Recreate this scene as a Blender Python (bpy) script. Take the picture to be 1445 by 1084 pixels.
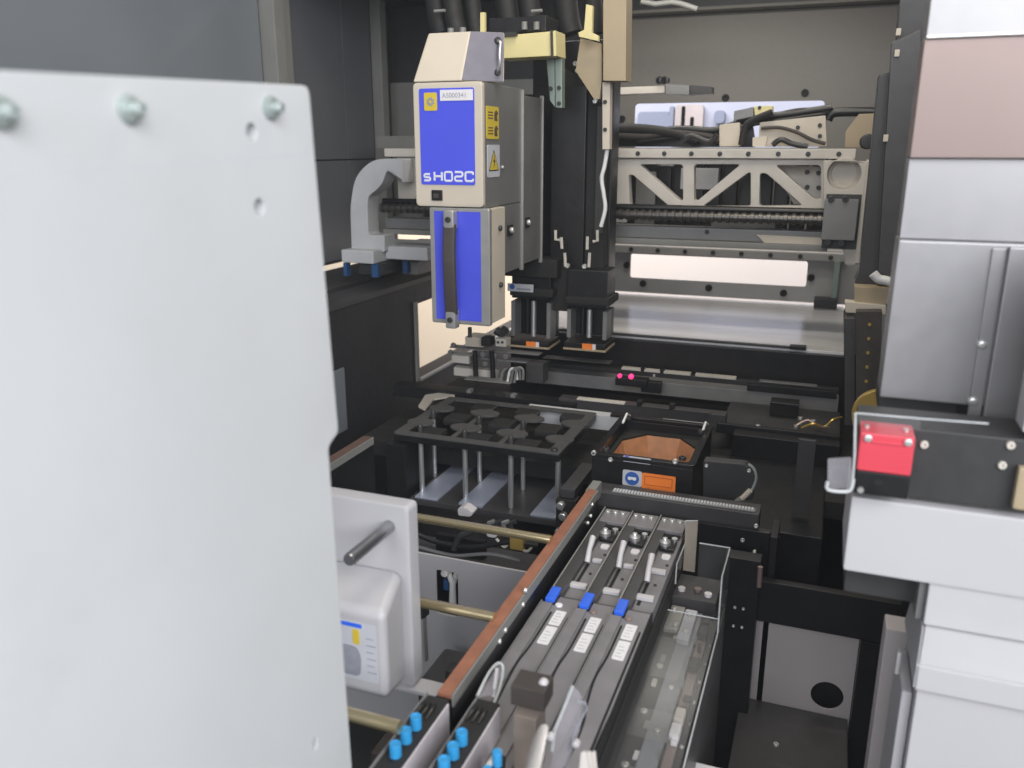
import bpy, bmesh, math, random
from math import sin, cos, pi, radians, atan, hypot
from mathutils import Vector, Matrix
random.seed(7)
S = bpy.context.scene
for o in list(bpy.data.objects): bpy.data.objects.remove(o)
COL = S.collection

# ------------------------------------------------------------------ camera
CAM = Vector((0, 0, 1.5)); FPX = 1187.0
PIT = atan(335 / 1187.0); YAW = atan(465 / hypot(1187, 335))
cd = bpy.data.cameras.new('camera'); cam = bpy.data.objects.new('camera', cd); COL.objects.link(cam)
cam.location = CAM; cam.rotation_euler = (pi / 2 - PIT, 0, YAW)
cd.sensor_width = 36; cd.lens = 36 * FPX / 1445; cd.clip_start = 0.01; cd.clip_end = 50
cd.dof.use_dof = True; cd.dof.focus_distance = 1.35; cd.dof.aperture_fstop = 6.3
S.camera = cam
# ------------------------------------------------------------------ light
w = bpy.data.worlds.new('World'); S.world = w; w.use_nodes = True
w.node_tree.nodes['Background'].inputs[0].default_value = (0.80, 0.86, 1.0, 1)
w.node_tree.nodes['Background'].inputs[1].default_value = 0.24
def lamp(name, loc, aim, size, energy, col=(1, 1, 1), sy=None):
    l = bpy.data.lights.new(name, 'AREA'); l.energy = energy; l.color = col
    l.shape = 'RECTANGLE'; l.size = size; l.size_y = sy or size
    o = bpy.data.objects.new(name, l); COL.objects.link(o); o.location = loc
    o.rotation_euler = (Vector(aim) - Vector(loc)).to_track_quat('-Z', 'Y').to_euler(); return o
lamp('room_light', (1.25, -0.95, 2.30), (-0.3, 0.7, 1.2), 1.6, 84, (0.97, 0.98, 1.0))
lamp('room_light_behind', (-0.25, -1.6, 2.25), (-0.2, 1.0, 0.9), 1.5, 36, (0.97, 0.98, 1.0))
lamp('room_light_far', (-0.9, 2.85, 2.6), (-0.9, 4.0, 0.9), 2.4, 150, (1.0, 0.93, 0.86), 0.3)
lamp('machine_top_light', (-0.15, 1.15, 2.6), (-0.5, 1.6, 1.2), 0.7, 12, (1.0, 0.90, 0.72))
lamp('deck_fill_light', (-0.35, 2.12, 1.92), (-0.35, 2.25, 1.0), 0.7, 3.2, (1.0, 0.95, 0.86), 0.06)  # unseen fill lamp added to brighten the deck, rear panel and gantry
S.view_settings.view_transform = 'Standard'; S.view_settings.look = 'None'
S.view_settings.exposure = 0.0; S.view_settings.gamma = 1.0
S.render.engine = 'CYCLES'
S.render.resolution_x = 1024; S.render.resolution_y = 768
S.render.filter_size = 3.0
S.cycles.max_bounces = 5; S.cycles.diffuse_bounces = 3; S.cycles.glossy_bounces = 3; S.cycles.volume_bounces = 0; S.cycles.transparent_max_bounces = 10

# ------------------------------------------------------------------ survey: the picture's rays met with planes of the machine
_h = Vector((-sin(YAW), cos(YAW), 0)); _r = Vector((cos(YAW), sin(YAW), 0)); _z = Vector((0, 0, 1))
_u = _h * sin(PIT) + _z * cos(PIT); _f = _h * cos(PIT) - _z * sin(PIT)
def at(px, py, X=None, Y=None, Z=None):
    d = (px - 722.5) * _r + (542 - py) * _u + FPX * _f
    t = X / d.x if X is not None else Y / d.y if Y is not None else (Z - 1.5) / d.z
    return CAM + d * t
def fr(a, b, c, d, Y):
    p, q = at(a, b, Y=Y), at(c, d, Y=Y); return p.x, q.x, q.z, p.z

# ------------------------------------------------------------------ materials
def mat(name, col, rough=0.5, metal=0.0, var=0.06, scale=30, bump=0.0, spec=0.5, wear=0.0, brushed=None, emit=None, coat=0.0, grime=0.0):
    m = bpy.data.materials.new(name); m.use_nodes = True
    N, L = m.node_tree.nodes, m.node_tree.links
    b = N['Principled BSDF']
    b.inputs['Metallic'].default_value = metal
    b.inputs['Specular IOR Level'].default_value = spec
    b.inputs['Coat Weight'].default_value = coat
    tc = N.new('ShaderNodeTexCoord'); mp = N.new('ShaderNodeMapping')
    L.new(tc.outputs['Object'], mp.inputs['Vector'])
    if brushed: mp.inputs['Scale'].default_value = brushed
    nz = N.new('ShaderNodeTexNoise'); nz.inputs['Scale'].default_value = scale; nz.inputs['Detail'].default_value = 5
    L.new(mp.outputs['Vector'], nz.inputs['Vector'])
    rp = N.new('ShaderNodeMapRange'); rp.inputs[1].default_value = 0.3; rp.inputs[2].default_value = 0.7
    rp.inputs[3].default_value = 1 - var; rp.inputs[4].default_value = 1 + var
    L.new(nz.outputs['Fac'], rp.inputs[0])
    mx = N.new('ShaderNodeMix'); mx.data_type = 'RGBA'; mx.blend_type = 'MULTIPLY'; mx.inputs[0].default_value = 1
    mx.inputs[6].default_value = (*col, 1); L.new(rp.outputs[0], mx.inputs[7])
    out = mx.outputs[2]
    if grime:
        n2 = N.new('ShaderNodeTexNoise'); n2.inputs['Scale'].default_value = 7; n2.inputs['Detail'].default_value = 9; n2.inputs['Roughness'].default_value = 0.7
        L.new(tc.outputs['Object'], n2.inputs['Vector'])
        r2 = N.new('ShaderNodeMapRange'); r2.inputs[1].default_value = 0.5; r2.inputs[2].default_value = 0.75; r2.inputs[3].default_value = 0; r2.inputs[4].default_value = grime
        L.new(n2.outputs['Fac'], r2.inputs[0])
        m2 = N.new('ShaderNodeMix'); m2.data_type = 'RGBA'; L.new(r2.outputs[0], m2.inputs[0]); L.new(out, m2.inputs[6])
        m2.inputs[7].default_value = (0.22, 0.19, 0.15, 1); out = m2.outputs[2]
    L.new(out, b.inputs['Base Color'])
    r3 = N.new('ShaderNodeMapRange'); rv = 0.03 if metal > .8 else 0.08; r3.inputs[3].default_value = max(0.02, rough - rv); r3.inputs[4].default_value = min(1, rough + rv)
    n3 = N.new('ShaderNodeTexNoise'); n3.inputs['Scale'].default_value = 60; L.new(mp.outputs['Vector'], n3.inputs['Vector'])
    L.new(n3.outputs['Fac'], r3.inputs[0]); L.new(r3.outputs[0], b.inputs['Roughness'])
    if bump:
        bp = N.new('ShaderNodeBump'); bp.inputs['Strength'].default_value = bump; bp.inputs['Distance'].default_value = 0.0006
        n4 = N.new('ShaderNodeTexNoise'); n4.inputs['Scale'].default_value = 700; L.new(mp.outputs['Vector'], n4.inputs['Vector'])
        L.new(n4.outputs['Fac'], bp.inputs['Height']); L.new(bp.outputs['Normal'], b.inputs['Normal'])
    if emit:
        b.inputs['Emission Color'].default_value = (*emit[0], 1); b.inputs['Emission Strength'].default_value = emit[1]
    return m
def clear(name, tint=(0.93, 0.95, 0.95), haze=0.06, veil=(0.7, 0.72, 0.74)):
    m = bpy.data.materials.new(name); m.use_nodes = True; N, L = m.node_tree.nodes, m.node_tree.links
    b = N['Principled BSDF']; b.inputs['Base Color'].default_value = (*veil, 1); b.inputs['Roughness'].default_value = 0.12
    t = N.new('ShaderNodeBsdfTransparent'); t.inputs[0].default_value = (*tint, 1)
    g = N.new('ShaderNodeBsdfGlossy'); g.inputs['Roughness'].default_value = 0.22
    lw_ = N.new('ShaderNodeLayerWeight'); lw_.inputs['Blend'].default_value = 0.5
    pw = N.new('ShaderNodeMath'); pw.operation = 'POWER'; L.new(lw_.outputs['Facing'], pw.inputs[0]); pw.inputs[1].default_value = 4
    fz = N.new('ShaderNodeMath'); fz.operation = 'MULTIPLY_ADD'; L.new(pw.outputs[0], fz.inputs[0]); fz.inputs[1].default_value = 0.4; fz.inputs[2].default_value = 0.025
    m1 = N.new('ShaderNodeMixShader'); m1.inputs[0].default_value = haze; L.new(t.outputs[0], m1.inputs[1]); L.new(b.outputs[0], m1.inputs[2])
    m2 = N.new('ShaderNodeMixShader'); L.new(fz.outputs[0], m2.inputs[0]); L.new(m1.outputs[0], m2.inputs[1]); L.new(g.outputs[0], m2.inputs[2])
    L.new(m2.outputs[0], N['Material Output'].inputs[0]); return m
M = {}
def mk(k, *a, **kw): M[k] = mat(k, *a, **kw)
mk('white', (0.54, 0.55, 0.555), 0.5, var=0.04, scale=5, bump=0.12, grime=0.09)
mk('white2', (0.435, 0.428, 0.445), 0.42, var=0.02, scale=8, bump=0.06, grime=0.04)
mk('cream', (0.55, 0.49, 0.405), 0.45, var=0.03, scale=15, bump=0.08, grime=0.08)
mk('casting', (0.55, 0.515, 0.465), 0.5, var=0.06, scale=25, bump=0.25, grime=0.15)
mk('castwhite', (0.50, 0.51, 0.53), 0.5, var=0.05, scale=25, bump=0.2, grime=0.08)
mk('blue', (0.068, 0.088, 0.66), 0.34, var=0.07, scale=8, coat=0.25)
mk('greyside', (0.19, 0.19, 0.188), 0.42, 0.3, var=0.08, scale=12, bump=0.1, grime=0.1)
mk('metalframe', (0.42, 0.41, 0.39), 0.38, 0.6, var=0.06, scale=40)
mk('black', (0.009, 0.009, 0.010), 0.36, var=0.2, scale=30, bump=0.15)
mk('blackgloss', (0.012, 0.012, 0.013), 0.22, var=0.2, scale=30)
mk('sidewall', (0.013, 0.014, 0.017), 0.55, var=0.2, scale=12, bump=0.1)
mk('tray', (0.075, 0.075, 0.073), 0.42, 0.1, var=0.08, scale=40, bump=0.15)
mk('blackmatte', (0.009, 0.009, 0.009), 0.7, var=0.2, scale=50, bump=0.2)
mk('rubber', (0.045, 0.037, 0.033), 0.6, var=0.1, scale=80, bump=0.3)
mk('dark', (0.033, 0.033, 0.034), 0.45, var=0.12, scale=30, bump=0.15)
mk('feeder', (0.195, 0.186, 0.195), 0.42, 0.1, var=0.09, scale=40, bump=0.25, grime=0.06)
mk('feederdark', (0.060, 0.058, 0.060), 0.40, 0.2, var=0.1, scale=40, bump=0.2)
mk('midgrey', (0.20, 0.20, 0.20), 0.45, 0.2, var=0.07, scale=30, bump=0.1)
mk('wallgrey', (0.185, 0.17, 0.15), 0.55, var=0.04, scale=60, bump=0.3, grime=0.06)
mk('wallshade', (0.105, 0.11, 0.125), 0.4, var=0.05, scale=5, bump=0.1)
mk('wallblue', (0.165, 0.185, 0.205), 0.36, var=0.05, scale=5, bump=0.1)
mk('framegrey', (0.20, 0.20, 0.19), 0.5, var=0.05, scale=20)
mk('panelsteel', (0.33, 0.325, 0.32), 0.45, 0.2, var=0.06, scale=8, bump=0.05, grime=0.08)
mk('steel', (0.78, 0.78, 0.79), 0.36, 0.85, var=0.04, scale=30)
mk('brushed', (0.33, 0.325, 0.335), 0.42, 0.65, var=0.008, scale=3)
mk('deck', (0.80, 0.79, 0.80), 0.22, 0.2, var=0.05, scale=4, brushed=(1, 12, 1))
mk('alu', (0.31, 0.33, 0.365), 0.4, 0.5, var=0.07, scale=20, brushed=(20, 1, 1))
mk('reflectblue', (0.40, 0.44, 0.55), 0.45, 0.4, var=0.08, scale=20)
mk('pinkmetal_and_reflection', (0.250, 0.192, 0.178), 0.40, 0.4, var=0.04, scale=5)  # pinkish metal of small parts; on the column a reflection put into colour
mk('gold', (0.72, 0.60, 0.36), 0.2, 0.9, var=0.03, scale=20)
mk('chamfershade', (0.21, 0.20, 0.24), 0.4, 0.4, var=0.05, scale=15)
mk('pinmetal', (0.36, 0.36, 0.38), 0.3, 0.9, var=0.05)
mk('darksteel', (0.11, 0.105, 0.10), 0.36, 0.7, var=0.1)
mk('taupe', (0.17, 0.14, 0.12), 0.6, var=0.1, scale=60)
mk('tan', (0.36, 0.29, 0.19), 0.45, 0.1, var=0.06, scale=12, bump=0.1, grime=0.2)
mk('yellowcream', (0.66, 0.58, 0.29), 0.45, var=0.04, scale=20)
mk('labelyellow', (0.60, 0.45, 0.04), 0.4, var=0.04)
mk('yellow', (0.70, 0.52, 0.03), 0.45, var=0.04)
mk('greenplate', (0.22, 0.27, 0.24), 0.4, 0.3, var=0.06, scale=20)
mk('copper', (0.80, 0.40, 0.20), 0.55, var=0.12, scale=60, bump=0.2)
mk('brown', (0.26, 0.105, 0.060), 0.6, var=0.14, scale=60, bump=0.4)
mk('darkbrown', (0.10, 0.060, 0.045), 0.6, var=0.14, scale=60, bump=0.4)
mk('orange', (0.85, 0.22, 0.035), 0.45, var=0.03)
mk('orangedark', (0.48, 0.10, 0.02), 0.45, var=0.03)
mk('red', (0.56, 0.055, 0.08), 0.34, var=0.04, scale=10, coat=0.2)
mk('knobblue', (0.03, 0.27, 0.56), 0.35, var=0.05, scale=60)
mk('capblue', (0.03, 0.13, 0.72), 0.4, var=0.05)
mk('tapeblue', (0.02, 0.075, 0.20), 0.5, var=0.08)
mk('label', (0.70, 0.68, 0.70), 0.5, var=0.04, scale=200)
mk('labelgrey', (0.48, 0.49, 0.53), 0.5, var=0.03)
mk('inkblue', (0.03, 0.10, 0.36), 0.5, var=0.03)
mk('inkblack', (0.03, 0.03, 0.03), 0.5, var=0.03)
mk('inkgrey', (0.26, 0.27, 0.31), 0.5, var=0.1, scale=150)
mk('inkpurple', (0.16, 0.13, 0.45), 0.5, var=0.05)
mk('lettering', (0.64, 0.65, 0.72), 0.5, var=0.02)
mk('plasticwhite', (0.50, 0.48, 0.49), 0.4, var=0.03)
mk('cable', (0.70, 0.70, 0.70), 0.5, var=0.05)
mk('paper', (0.52, 0.48, 0.51), 0.6, var=0.08, scale=30)
mk('brass', (0.55, 0.38, 0.10), 0.35, 0.6, var=0.1)
mk('hole', (0.006, 0.006, 0.006), 0.8, var=0.1)
mk('roomwhite', (0.50, 0.475, 0.48), 0.7, var=0.02, scale=3)
mk('roomcream', (0.85, 0.74, 0.60), 0.7, var=0.02, scale=3)
mk('roomblue', (0.19, 0.21, 0.29), 0.6, var=0.05, scale=5)
mk('roompale', (0.19, 0.175, 0.19), 0.6, var=0.1, scale=8)
mk('roomdark', (0.085, 0.105, 0.165), 0.6, var=0.06, scale=5)
mk('led', (0.5, 0.02, 0.15), 0.4, emit=((1.0, 0.03, 0.16), 2.2))
mk('base', (0.011, 0.012, 0.013), 0.6, var=0.2, scale=10)
mk('silverscrew', (0.72, 0.72, 0.70), 0.3, 0.7, var=0.1)
mk('greysheet', (0.50, 0.46, 0.465), 0.5, 0.15, var=0.06, scale=6, bump=0.1, grime=0.06)
mk('greenzinc', (0.44, 0.50, 0.48), 0.35, 0.5, var=0.12, scale=60)
M['clear'] = clear('clear', (0.92, 0.92, 0.92), 0.04, (0.6, 0.6, 0.6)); M['clearedge'] = mat('clearedge', (0.46, 0.48, 0.49), 0.25, var=0.1, scale=50)
M['tabfilm'] = clear('tabfilm', (0.9, 0.86, 0.8), 0.45, (0.55, 0.49, 0.42)); M['cleartop'] = clear('cleartop', (0.86, 0.86, 0.86), 0.03, (0.6, 0.6, 0.6)); M['film'] = clear('film', (0.9, 0.89, 0.91), 0.22, (0.60, 0.58, 0.62))
M['milky'] = clear('milky', (0.9, 0.88, 0.86), 0.80, (0.72, 0.68, 0.64))

# ------------------------------------------------------------------ mesh helpers
def finish(bm, name, ang=35):
    bmesh.ops.recalc_face_normals(bm, faces=bm.faces)
    ca = cos(radians(ang + 12)); nl = []          # area-weighted corner normals: flats stay flat, bevels roll over
    bm.faces.ensure_lookup_table(); ar = {f: f.calc_area() for f in bm.faces}
    for f in bm.faces:
        f.smooth = True; fn = f.normal
        for lp in f.loops:
            n = Vector()
            for g in lp.vert.link_faces:
                if g.normal.dot(fn) > ca: n += g.normal * ar[g]
            nl.append(n.normalized() if n.length > 1e-12 else fn.copy())
    me = bpy.data.meshes.new(name); bm.to_mesh(me); bm.free()
    me.normals_split_custom_set(nl); return me
def link(me, name, m, parent=None, label=None):
    o = bpy.data.objects.new(name, me)
    if me.materials: pass
    else: me.materials.append(M[m] if isinstance(m, str) else m)
    COL.objects.link(o)
    if parent is not None:
        o.parent = parent
        if parent.type == 'EMPTY': o.location = -Vector(parent.location)
    if label: o['label'] = label
    return o
def tag(o, label, cat, group=None):
    o['label'] = label; o['category'] = cat
    if group: o['group'] = group
    return o
def struct(o): o['kind'] = 'structure'; return o
def thing(name, label, cat, base, group=None):
    o = bpy.data.objects.new(name, None); o.empty_display_size = 0.02; COL.objects.link(o); o.location = base
    return tag(o, label, cat, group)
def bm_box(bm, x0, x1, y0, y1, z0, z1, bev=0.0, mtx=None):
    b2 = bmesh.new()
    x0, x1 = sorted((x0, x1)); y0, y1 = sorted((y0, y1)); z0, z1 = sorted((z0, z1))
    bmesh.ops.create_cube(b2, size=1)
    for v in b2.verts: v.co = Vector(((x0 + x1) / 2 + v.co.x * (x1 - x0), (y0 + y1) / 2 + v.co.y * (y1 - y0), (z0 + z1) / 2 + v.co.z * (z1 - z0)))
    if bev: bmesh.ops.bevel(b2, geom=list(b2.edges), offset=min(bev, 0.4 * min(x1 - x0, y1 - y0, z1 - z0)), segments=2, affect='EDGES', profile=0.6)
    if mtx: bmesh.ops.transform(b2, matrix=mtx, verts=b2.verts)
    t = bpy.data.meshes.new('t'); b2.to_mesh(t); b2.free(); bm.from_mesh(t); bpy.data.meshes.remove(t)
def box(name, x0, x1, y0, y1, z0, z1, m, parent=None, bev=0.0015, label=None, mtx=None):
    bm = bmesh.new(); bm_box(bm, x0, x1, y0, y1, z0, z1, bev, mtx); return link(finish(bm, name), name, m, parent, label)
def fbox(name, a, b, c, d, Y, dep, m, parent=None, bev=0.0015, label=None):
    x0, x1, z0, z1 = fr(a, b, c, d, Y); return box(name, x0, x1, Y, Y + dep, z0, z1, m, parent, bev, label)
def boxes(name, L, m, parent=None, bev=0.001, label=None):
    bm = bmesh.new()
    for q in L: bm_box(bm, *q, bev)
    return link(finish(bm, name), name, m, parent, label)
def rpoly(pts, r, n=4):
    out = []; k = len(pts)
    for i in range(k):
        p = Vector(pts[i][:2]); a = Vector(pts[i - 1][:2]); b = Vector(pts[(i + 1) % k][:2])
        rr = pts[i][2] if len(pts[i]) > 2 else r
        da, db = a - p, b - p
        if rr <= 0 or da.length < 1e-6 or db.length < 1e-6: out.append(tuple(p)); continue
        t = min(rr, da.length * 0.45, db.length * 0.45); s, e = p + da.normalized() * t, p + db.normalized() * t
        for j in range(n + 1):
            u = j / n; out.append(tuple((1 - u) ** 2 * s + 2 * u * (1 - u) * p + u * u * e))
    return out
def rrect(x0, x1, y0, y1, r=0.004, n=4): return rpoly([(x0, y0), (x1, y0), (x1, y1), (x0, y1)], r, n)
def circ(x, y, r, n=20): return [(x + r * cos(2 * pi * i / n), y + r * sin(2 * pi * i / n)) for i in range(n)]
def plate_mesh(name, outer, holes, axis, c0, c1, bev=0.0):
    bm = bmesh.new(); ed = []
    for lp in [outer] + list(holes):
        vs = [bm.verts.new((p[0], p[1], 0)) for p in lp]
        ed += [bm.edges.new((vs[i], vs[(i + 1) % len(vs)])) for i in range(len(vs))]
    bmesh.ops.triangle_fill(bm, edges=ed, use_beauty=True)
    r = bmesh.ops.extrude_face_region(bm, geom=list(bm.faces))
    nv = [g for g in r['geom'] if isinstance(g, bmesh.types.BMVert)]
    for v in nv: v.co.z = c1 - c0
    bmesh.ops.recalc_face_normals(bm, faces=bm.faces)
    if bev:
        es = [e for e in bm.edges if len(e.link_faces) == 2 and e.calc_face_angle(0) > radians(60) and abs(e.verts[0].co.z - e.verts[1].co.z) < 1e-6]
        bmesh.ops.bevel(bm, geom=es, offset=bev, segments=2, affect='EDGES', profile=0.6)
    for v in bm.verts:
        a, b, c = v.co.x, v.co.y, v.co.z + c0
        v.co = (a, c, b) if axis == 'Y' else (c, a, b) if axis == 'X' else (a, b, c)
    return finish(bm, name)
def plate(name, outer, holes, axis, c0, c1, m, parent=None, bev=0.0, label=None):
    return link(plate_mesh(name, outer, holes, axis, c0, c1, bev), name, m, parent, label)
def fplate(name, pts, Y, dep, m, parent=None, r=0.0, holes=(), bev=0.0, label=None):
    cv = lambda L: [(at(p[0], p[1], Y=Y).x, at(p[0], p[1], Y=Y).z) + tuple(p[2:]) for p in L]
    return plate(name, rpoly(cv(pts), r), [rpoly(cv(h), 0.004) for h in holes], 'Y', Y, Y + dep, m, parent, bev, label)
def bm_tube(bm, pts, r, n=10, caps=True):
    pts = [Vector(p) for p in pts]; rings = []; prev = None
    for i, p in enumerate(pts):
        d = ((pts[min(i + 1, len(pts) - 1)] - pts[max(i - 1, 0)])).normalized()
        if prev is None: prev = d.orthogonal().normalized()
        a = (prev - d * prev.dot(d)).normalized(); prev = a; b = d.cross(a)
        rr = r[i] if isinstance(r, (list, tuple)) else r
        rings.append([bm.verts.new(p + (a * cos(2 * pi * k / n) + b * sin(2 * pi * k / n)) * rr) for k in range(n)])
    for A, B in zip(rings, rings[1:]):
        for k in range(n): bm.faces.new((A[k], A[(k + 1) % n], B[(k + 1) % n], B[k]))
    if caps: bm.faces.new(rings[0][::-1]); bm.faces.new(rings[-1])
def tube(name, pts, r, m, parent=None, n=10, label=None, smooth=0):
    pts = [Vector(p) for p in pts]
    if smooth:
        q = []
        for i in range(len(pts) - 1):
            p0, p1, p2, p3 = pts[max(i - 1, 0)], pts[i], pts[i + 1], pts[min(i + 2, len(pts) - 1)]
            for j in range(smooth):
                t = j / smooth; q.append(0.5 * ((2 * p1) + (p2 - p0) * t + (2 * p0 - 5 * p1 + 4 * p2 - p3) * t * t + (3 * p1 - p0 - 3 * p2 + p3) * t ** 3))
        pts = q + [pts[-1]]
    bm = bmesh.new(); bm_tube(bm, pts, r, n); return link(finish(bm, name), name, m, parent, label)
def lathe(name, prof, loc, axis, m, parent=None, n=20, label=None):
    """prof: (radius, height) pairs along the axis"""
    bm = bmesh.new(); ax = Vector(axis).normalized(); a = ax.orthogonal().normalized(); b = ax.cross(a); loc = Vector(loc); R = []
    for r, h in prof: R.append([bm.verts.new(loc + ax * h + (a * cos(2 * pi * k / n) + b * sin(2 * pi * k / n)) * max(r, 1e-5)) for k in range(n)])
    for A, B in zip(R, R[1:]):
        for k in range(n): bm.faces.new((A[k], A[(k + 1) % n], B[(k + 1) % n], B[k]))
    bm.faces.new(R[0][::-1]); bm.faces.new(R[-1]); return link(finish(bm, name), name, m, parent, label)
_scr = {}
def screw(pos, axis, r, parent, m='silverscrew', name='screw', h=None):
    h = h or r * 0.8; key = (tuple(axis), round(r, 5), round(h, 5), m)
    if key not in _scr:
        ax = Vector(axis).normalized(); a = ax.orthogonal().normalized(); b = ax.cross(a); bm = bmesh.new(); R = []
        for rr, hh, n6 in [(r, -r * .2, 0), (r, h * .75, 0), (r * .85, h, 0), (r * .48, h, 1), (r * .45, h * .35, 1)]:
            R.append([bm.verts.new(ax * hh + (a * cos(2 * pi * k / 12) + b * sin(2 * pi * k / 12)) * rr * ((0.87 if k % 2 else 1) if n6 else 1)) for k in range(12)])
        for A, B in zip(R, R[1:]):
            for k in range(12): bm.faces.new((A[k], A[(k + 1) % 12], B[(k + 1) % 12], B[k]))
        bm.faces.new(R[-1]); me = finish(bm, name); me.materials.append(M[m]); _scr[key] = me
    o = bpy.data.objects.new(name, _scr[key]); COL.objects.link(o); o.parent = parent
    o.location = Vector(pos) - (Vector(parent.location) if parent.type == 'EMPTY' else Vector()); return o
FRONT = (0, -1, 0); UP = (0, 0, 1); RIGHT = (1, 0, 0)
def text(name, s, origin, ux, uz, size, m, parent, dep=0.0004):
    c = bpy.data.curves.new('t', 'FONT'); c.body = s; c.size = 1; c.extrude = 0
    o = bpy.data.objects.new('t', c); COL.objects.link(o)
    dg = bpy.context.evaluated_depsgraph_get(); me = bpy.data.meshes.new_from_object(o.evaluated_get(dg)); bpy.data.objects.remove(o)
    ux = Vector(ux); uz = Vector(uz); me.materials.clear()
    for v in me.vertices: v.co = Vector(origin) + ux * v.co.x * size + uz * v.co.y * size
    return link(me, name, m, parent)

# =================================================================== SETTING
struct(box('machine_base', -1.45, 0.6, 0.0, 2.6, 0.50, 0.58, 'base', bev=0))
struct(box('room_floor', -6, 3, -3, 6, -0.05, 0.0, 'midgrey', bev=0))
struct(box('room_wall', -5, 3, 4.6, 4.7, 0, 3.2, 'roomwhite', bev=0))
# rear wall of the machine, upper sheet with a viewing slot
def wx(px, py, Y): return at(px, py, Y=Y).x
rw = struct(plate('back_wall', [(-0.66, 1.215), (0.40, 1.215), (0.40, 1.862), (-0.66, 1.862)], [rrect(-0.588, -0.055, 1.497, 1.623, 0.012)], 'Y', 2.60, 2.606, 'wallgrey'))
box('bent_lip', -0.66, 0.40, 2.54, 2.598, 1.863, 1.872, 'wallgrey', rw, 0.002)
for px, py in [(878, 168), (1024, 138), (1136, 131), (938, 113), (931, 113)]:
    p = at(px, py, Y=2.6); screw((p.x, 2.6, p.z), FRONT, 0.010, rw, 'blackmatte')
struct(box('ceiling', -1.45, 0.45, 1.95, 2.64, 1.93, 1.95, 'dark', bev=0))
box('upper_wall_strip', -0.66, 0.45, 2.612, 2.62, 1.80, 1.93, 'dark', rw, 0)
box('light_leak_stop', -0.66, 0.40, 2.509, 2.599, 1.2165, 1.221, 'panelsteel', rw, 0)  # added to stop far light leaking between back wall and rear panel
# darker rear-left wall with a framed black recess
rl = struct(box('back_wall_dark', -1.42, -0.662, 2.61, 2.63, 1.215, 1.93, 'dark', bev=0))
box('recess_frame', -1.41, -1.30, 2.585, 2.608, 1.215, 1.70, 'framegrey', rl)
box('recess_frame', -1.298, -0.80, 2.585, 2.608, 1.655, 1.70, 'framegrey', rl)
box('shelf_bar', -1.30, -0.75, 2.30, 2.40, 1.495, 1.53, 'framegrey', rl)
# left wall: sheet panels with gaps and upright profiles
lw = struct(box('left_wall', -1.42, -1.40, 0.7, 2.6, 1.16, 2.05, 'dark', bev=0))
for y0, y1 in [(0.7, 1.90), (2.01, 2.285), (2.29, 2.45)]:
    for z0, z1 in [(1.17, 1.46), (1.464, 2.05)]:
        box('wall_panel', -1.398, -1.392, y0, y1, z0, z1, 'wallblue' if y0 < 1 else 'wallshade', lw, 0.001)  # far panels get a darker colour that holds their shading
box('wall_profile', -1.397, -1.35, 1.905, 1.95, 1.16, 2.05, 'framegrey', lw, 0.004)
box('wall_profile', -1.397, -1.37, 1.96, 2.005, 1.16, 2.05, 'framegrey', lw, 0.004)
box('wall_profile', -1.397, -1.36, 2.46, 2.50, 1.16, 2.05, 'framegrey', lw, 0.004)
# side frame under the gantry with the board opening
sw = struct(boxes('side_wall', [(-1.08, -1.03, 0.95, 2.0, 0.58, 1.145), (-1.08, -1.03, 2.0, 2.85, 1.092, 1.145), (-1.08, -1.03, 2.0, 2.85, 0.58, 0.885), (-1.40, -1.08, 0.95, 2.5, 1.10, 1.145)], 'sidewall', bev=0.001))
box('opening_rim', -1.031, -1.024, 1.985, 2.0, 0.88, 1.10, 'framegrey', sw, 0.001)
box('opening_rim', -1.031, -1.020, 2.0, 2.8, 0.878, 0.885, 'alu', sw, 0.001)
box('rail_ledge', -1.12, -1.026, 1.0, 2.5, 1.146, 1.160, 'dark', sw, 0.002)
box('rail_ledge', -1.30, -1.14, 1.2, 2.5, 1.146, 1.165, 'dark', sw, 0.002)
box('side_panel', -1.029, -1.024, 1.15, 1.62, 0.86, 1.01, 'wallblue', sw, 0.001)
# lower rear panel with slot, bright strip, polished deck
lp = struct(plate('rear_panel', [(-0.74, 1.075), (0.20, 1.075), (0.20, 1.216), (-0.74, 1.216)], [rrect(-0.5616, -0.0565, 1.1185, 1.1905, 0.008)], 'Y', 2.50, 2.508, 'panelsteel'))
box('top_lip', -0.74, 0.045, 2.475, 2.498, 1.196, 1.2165, 'panelsteel', lp, 0.002)
for i in range(8):
    screw((-0.555 + i * 0.0795, 2.475, 1.207), FRONT, 0.0065, lp, 'dark')
for x, z in [(-0.572, 1.156), (-0.52, 1.103), (-0.325, 1.101), (-0.115, 1.098), (-0.045, 1.146)]: screw((x, 2.5, z), FRONT, 0.010, lp, 'blackmatte')
box('end_post', 0.012, 0.028, 2.45, 2.498, 1.075, 1.20, 'greenplate', lp, 0.002)
box('end_block', -0.03, 0.03, 2.42, 2.47, 1.074, 1.10, 'black', lp, 0.002)
dk = struct(box('rear_deck', -0.72, 0.048, 1.918, 2.50, 1.060, 1.0694, 'deck', bev=0.001))
box('deck_lip', -0.72, 0.105, 1.900, 1.9175, 0.93, 1.064, 'black', dk, 0.002)
box('deck_edge_strip', -0.72, -0.04, 1.912, 1.925, 1.0696, 1.0735, 'dark', dk, 0.0008)
box('edge_clip', -0.065, -0.03, 1.905, 1.925, 1.0696, 1.078, 'black', dk, 0.001)
box('deck_body', -0.718, 0.30, 1.9205, 2.499, 0.58, 1.0595, 'black', dk, 0)
box('deck_side', 0.049, 0.11, 1.90, 2.47, 1.0605, 1.0700, 'black', dk, 0)
struct(box('conveyor_bed', -0.86, 0.10, 1.40, 1.898, 0.90, 0.93, 'blackmatte', bev=0))

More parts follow.
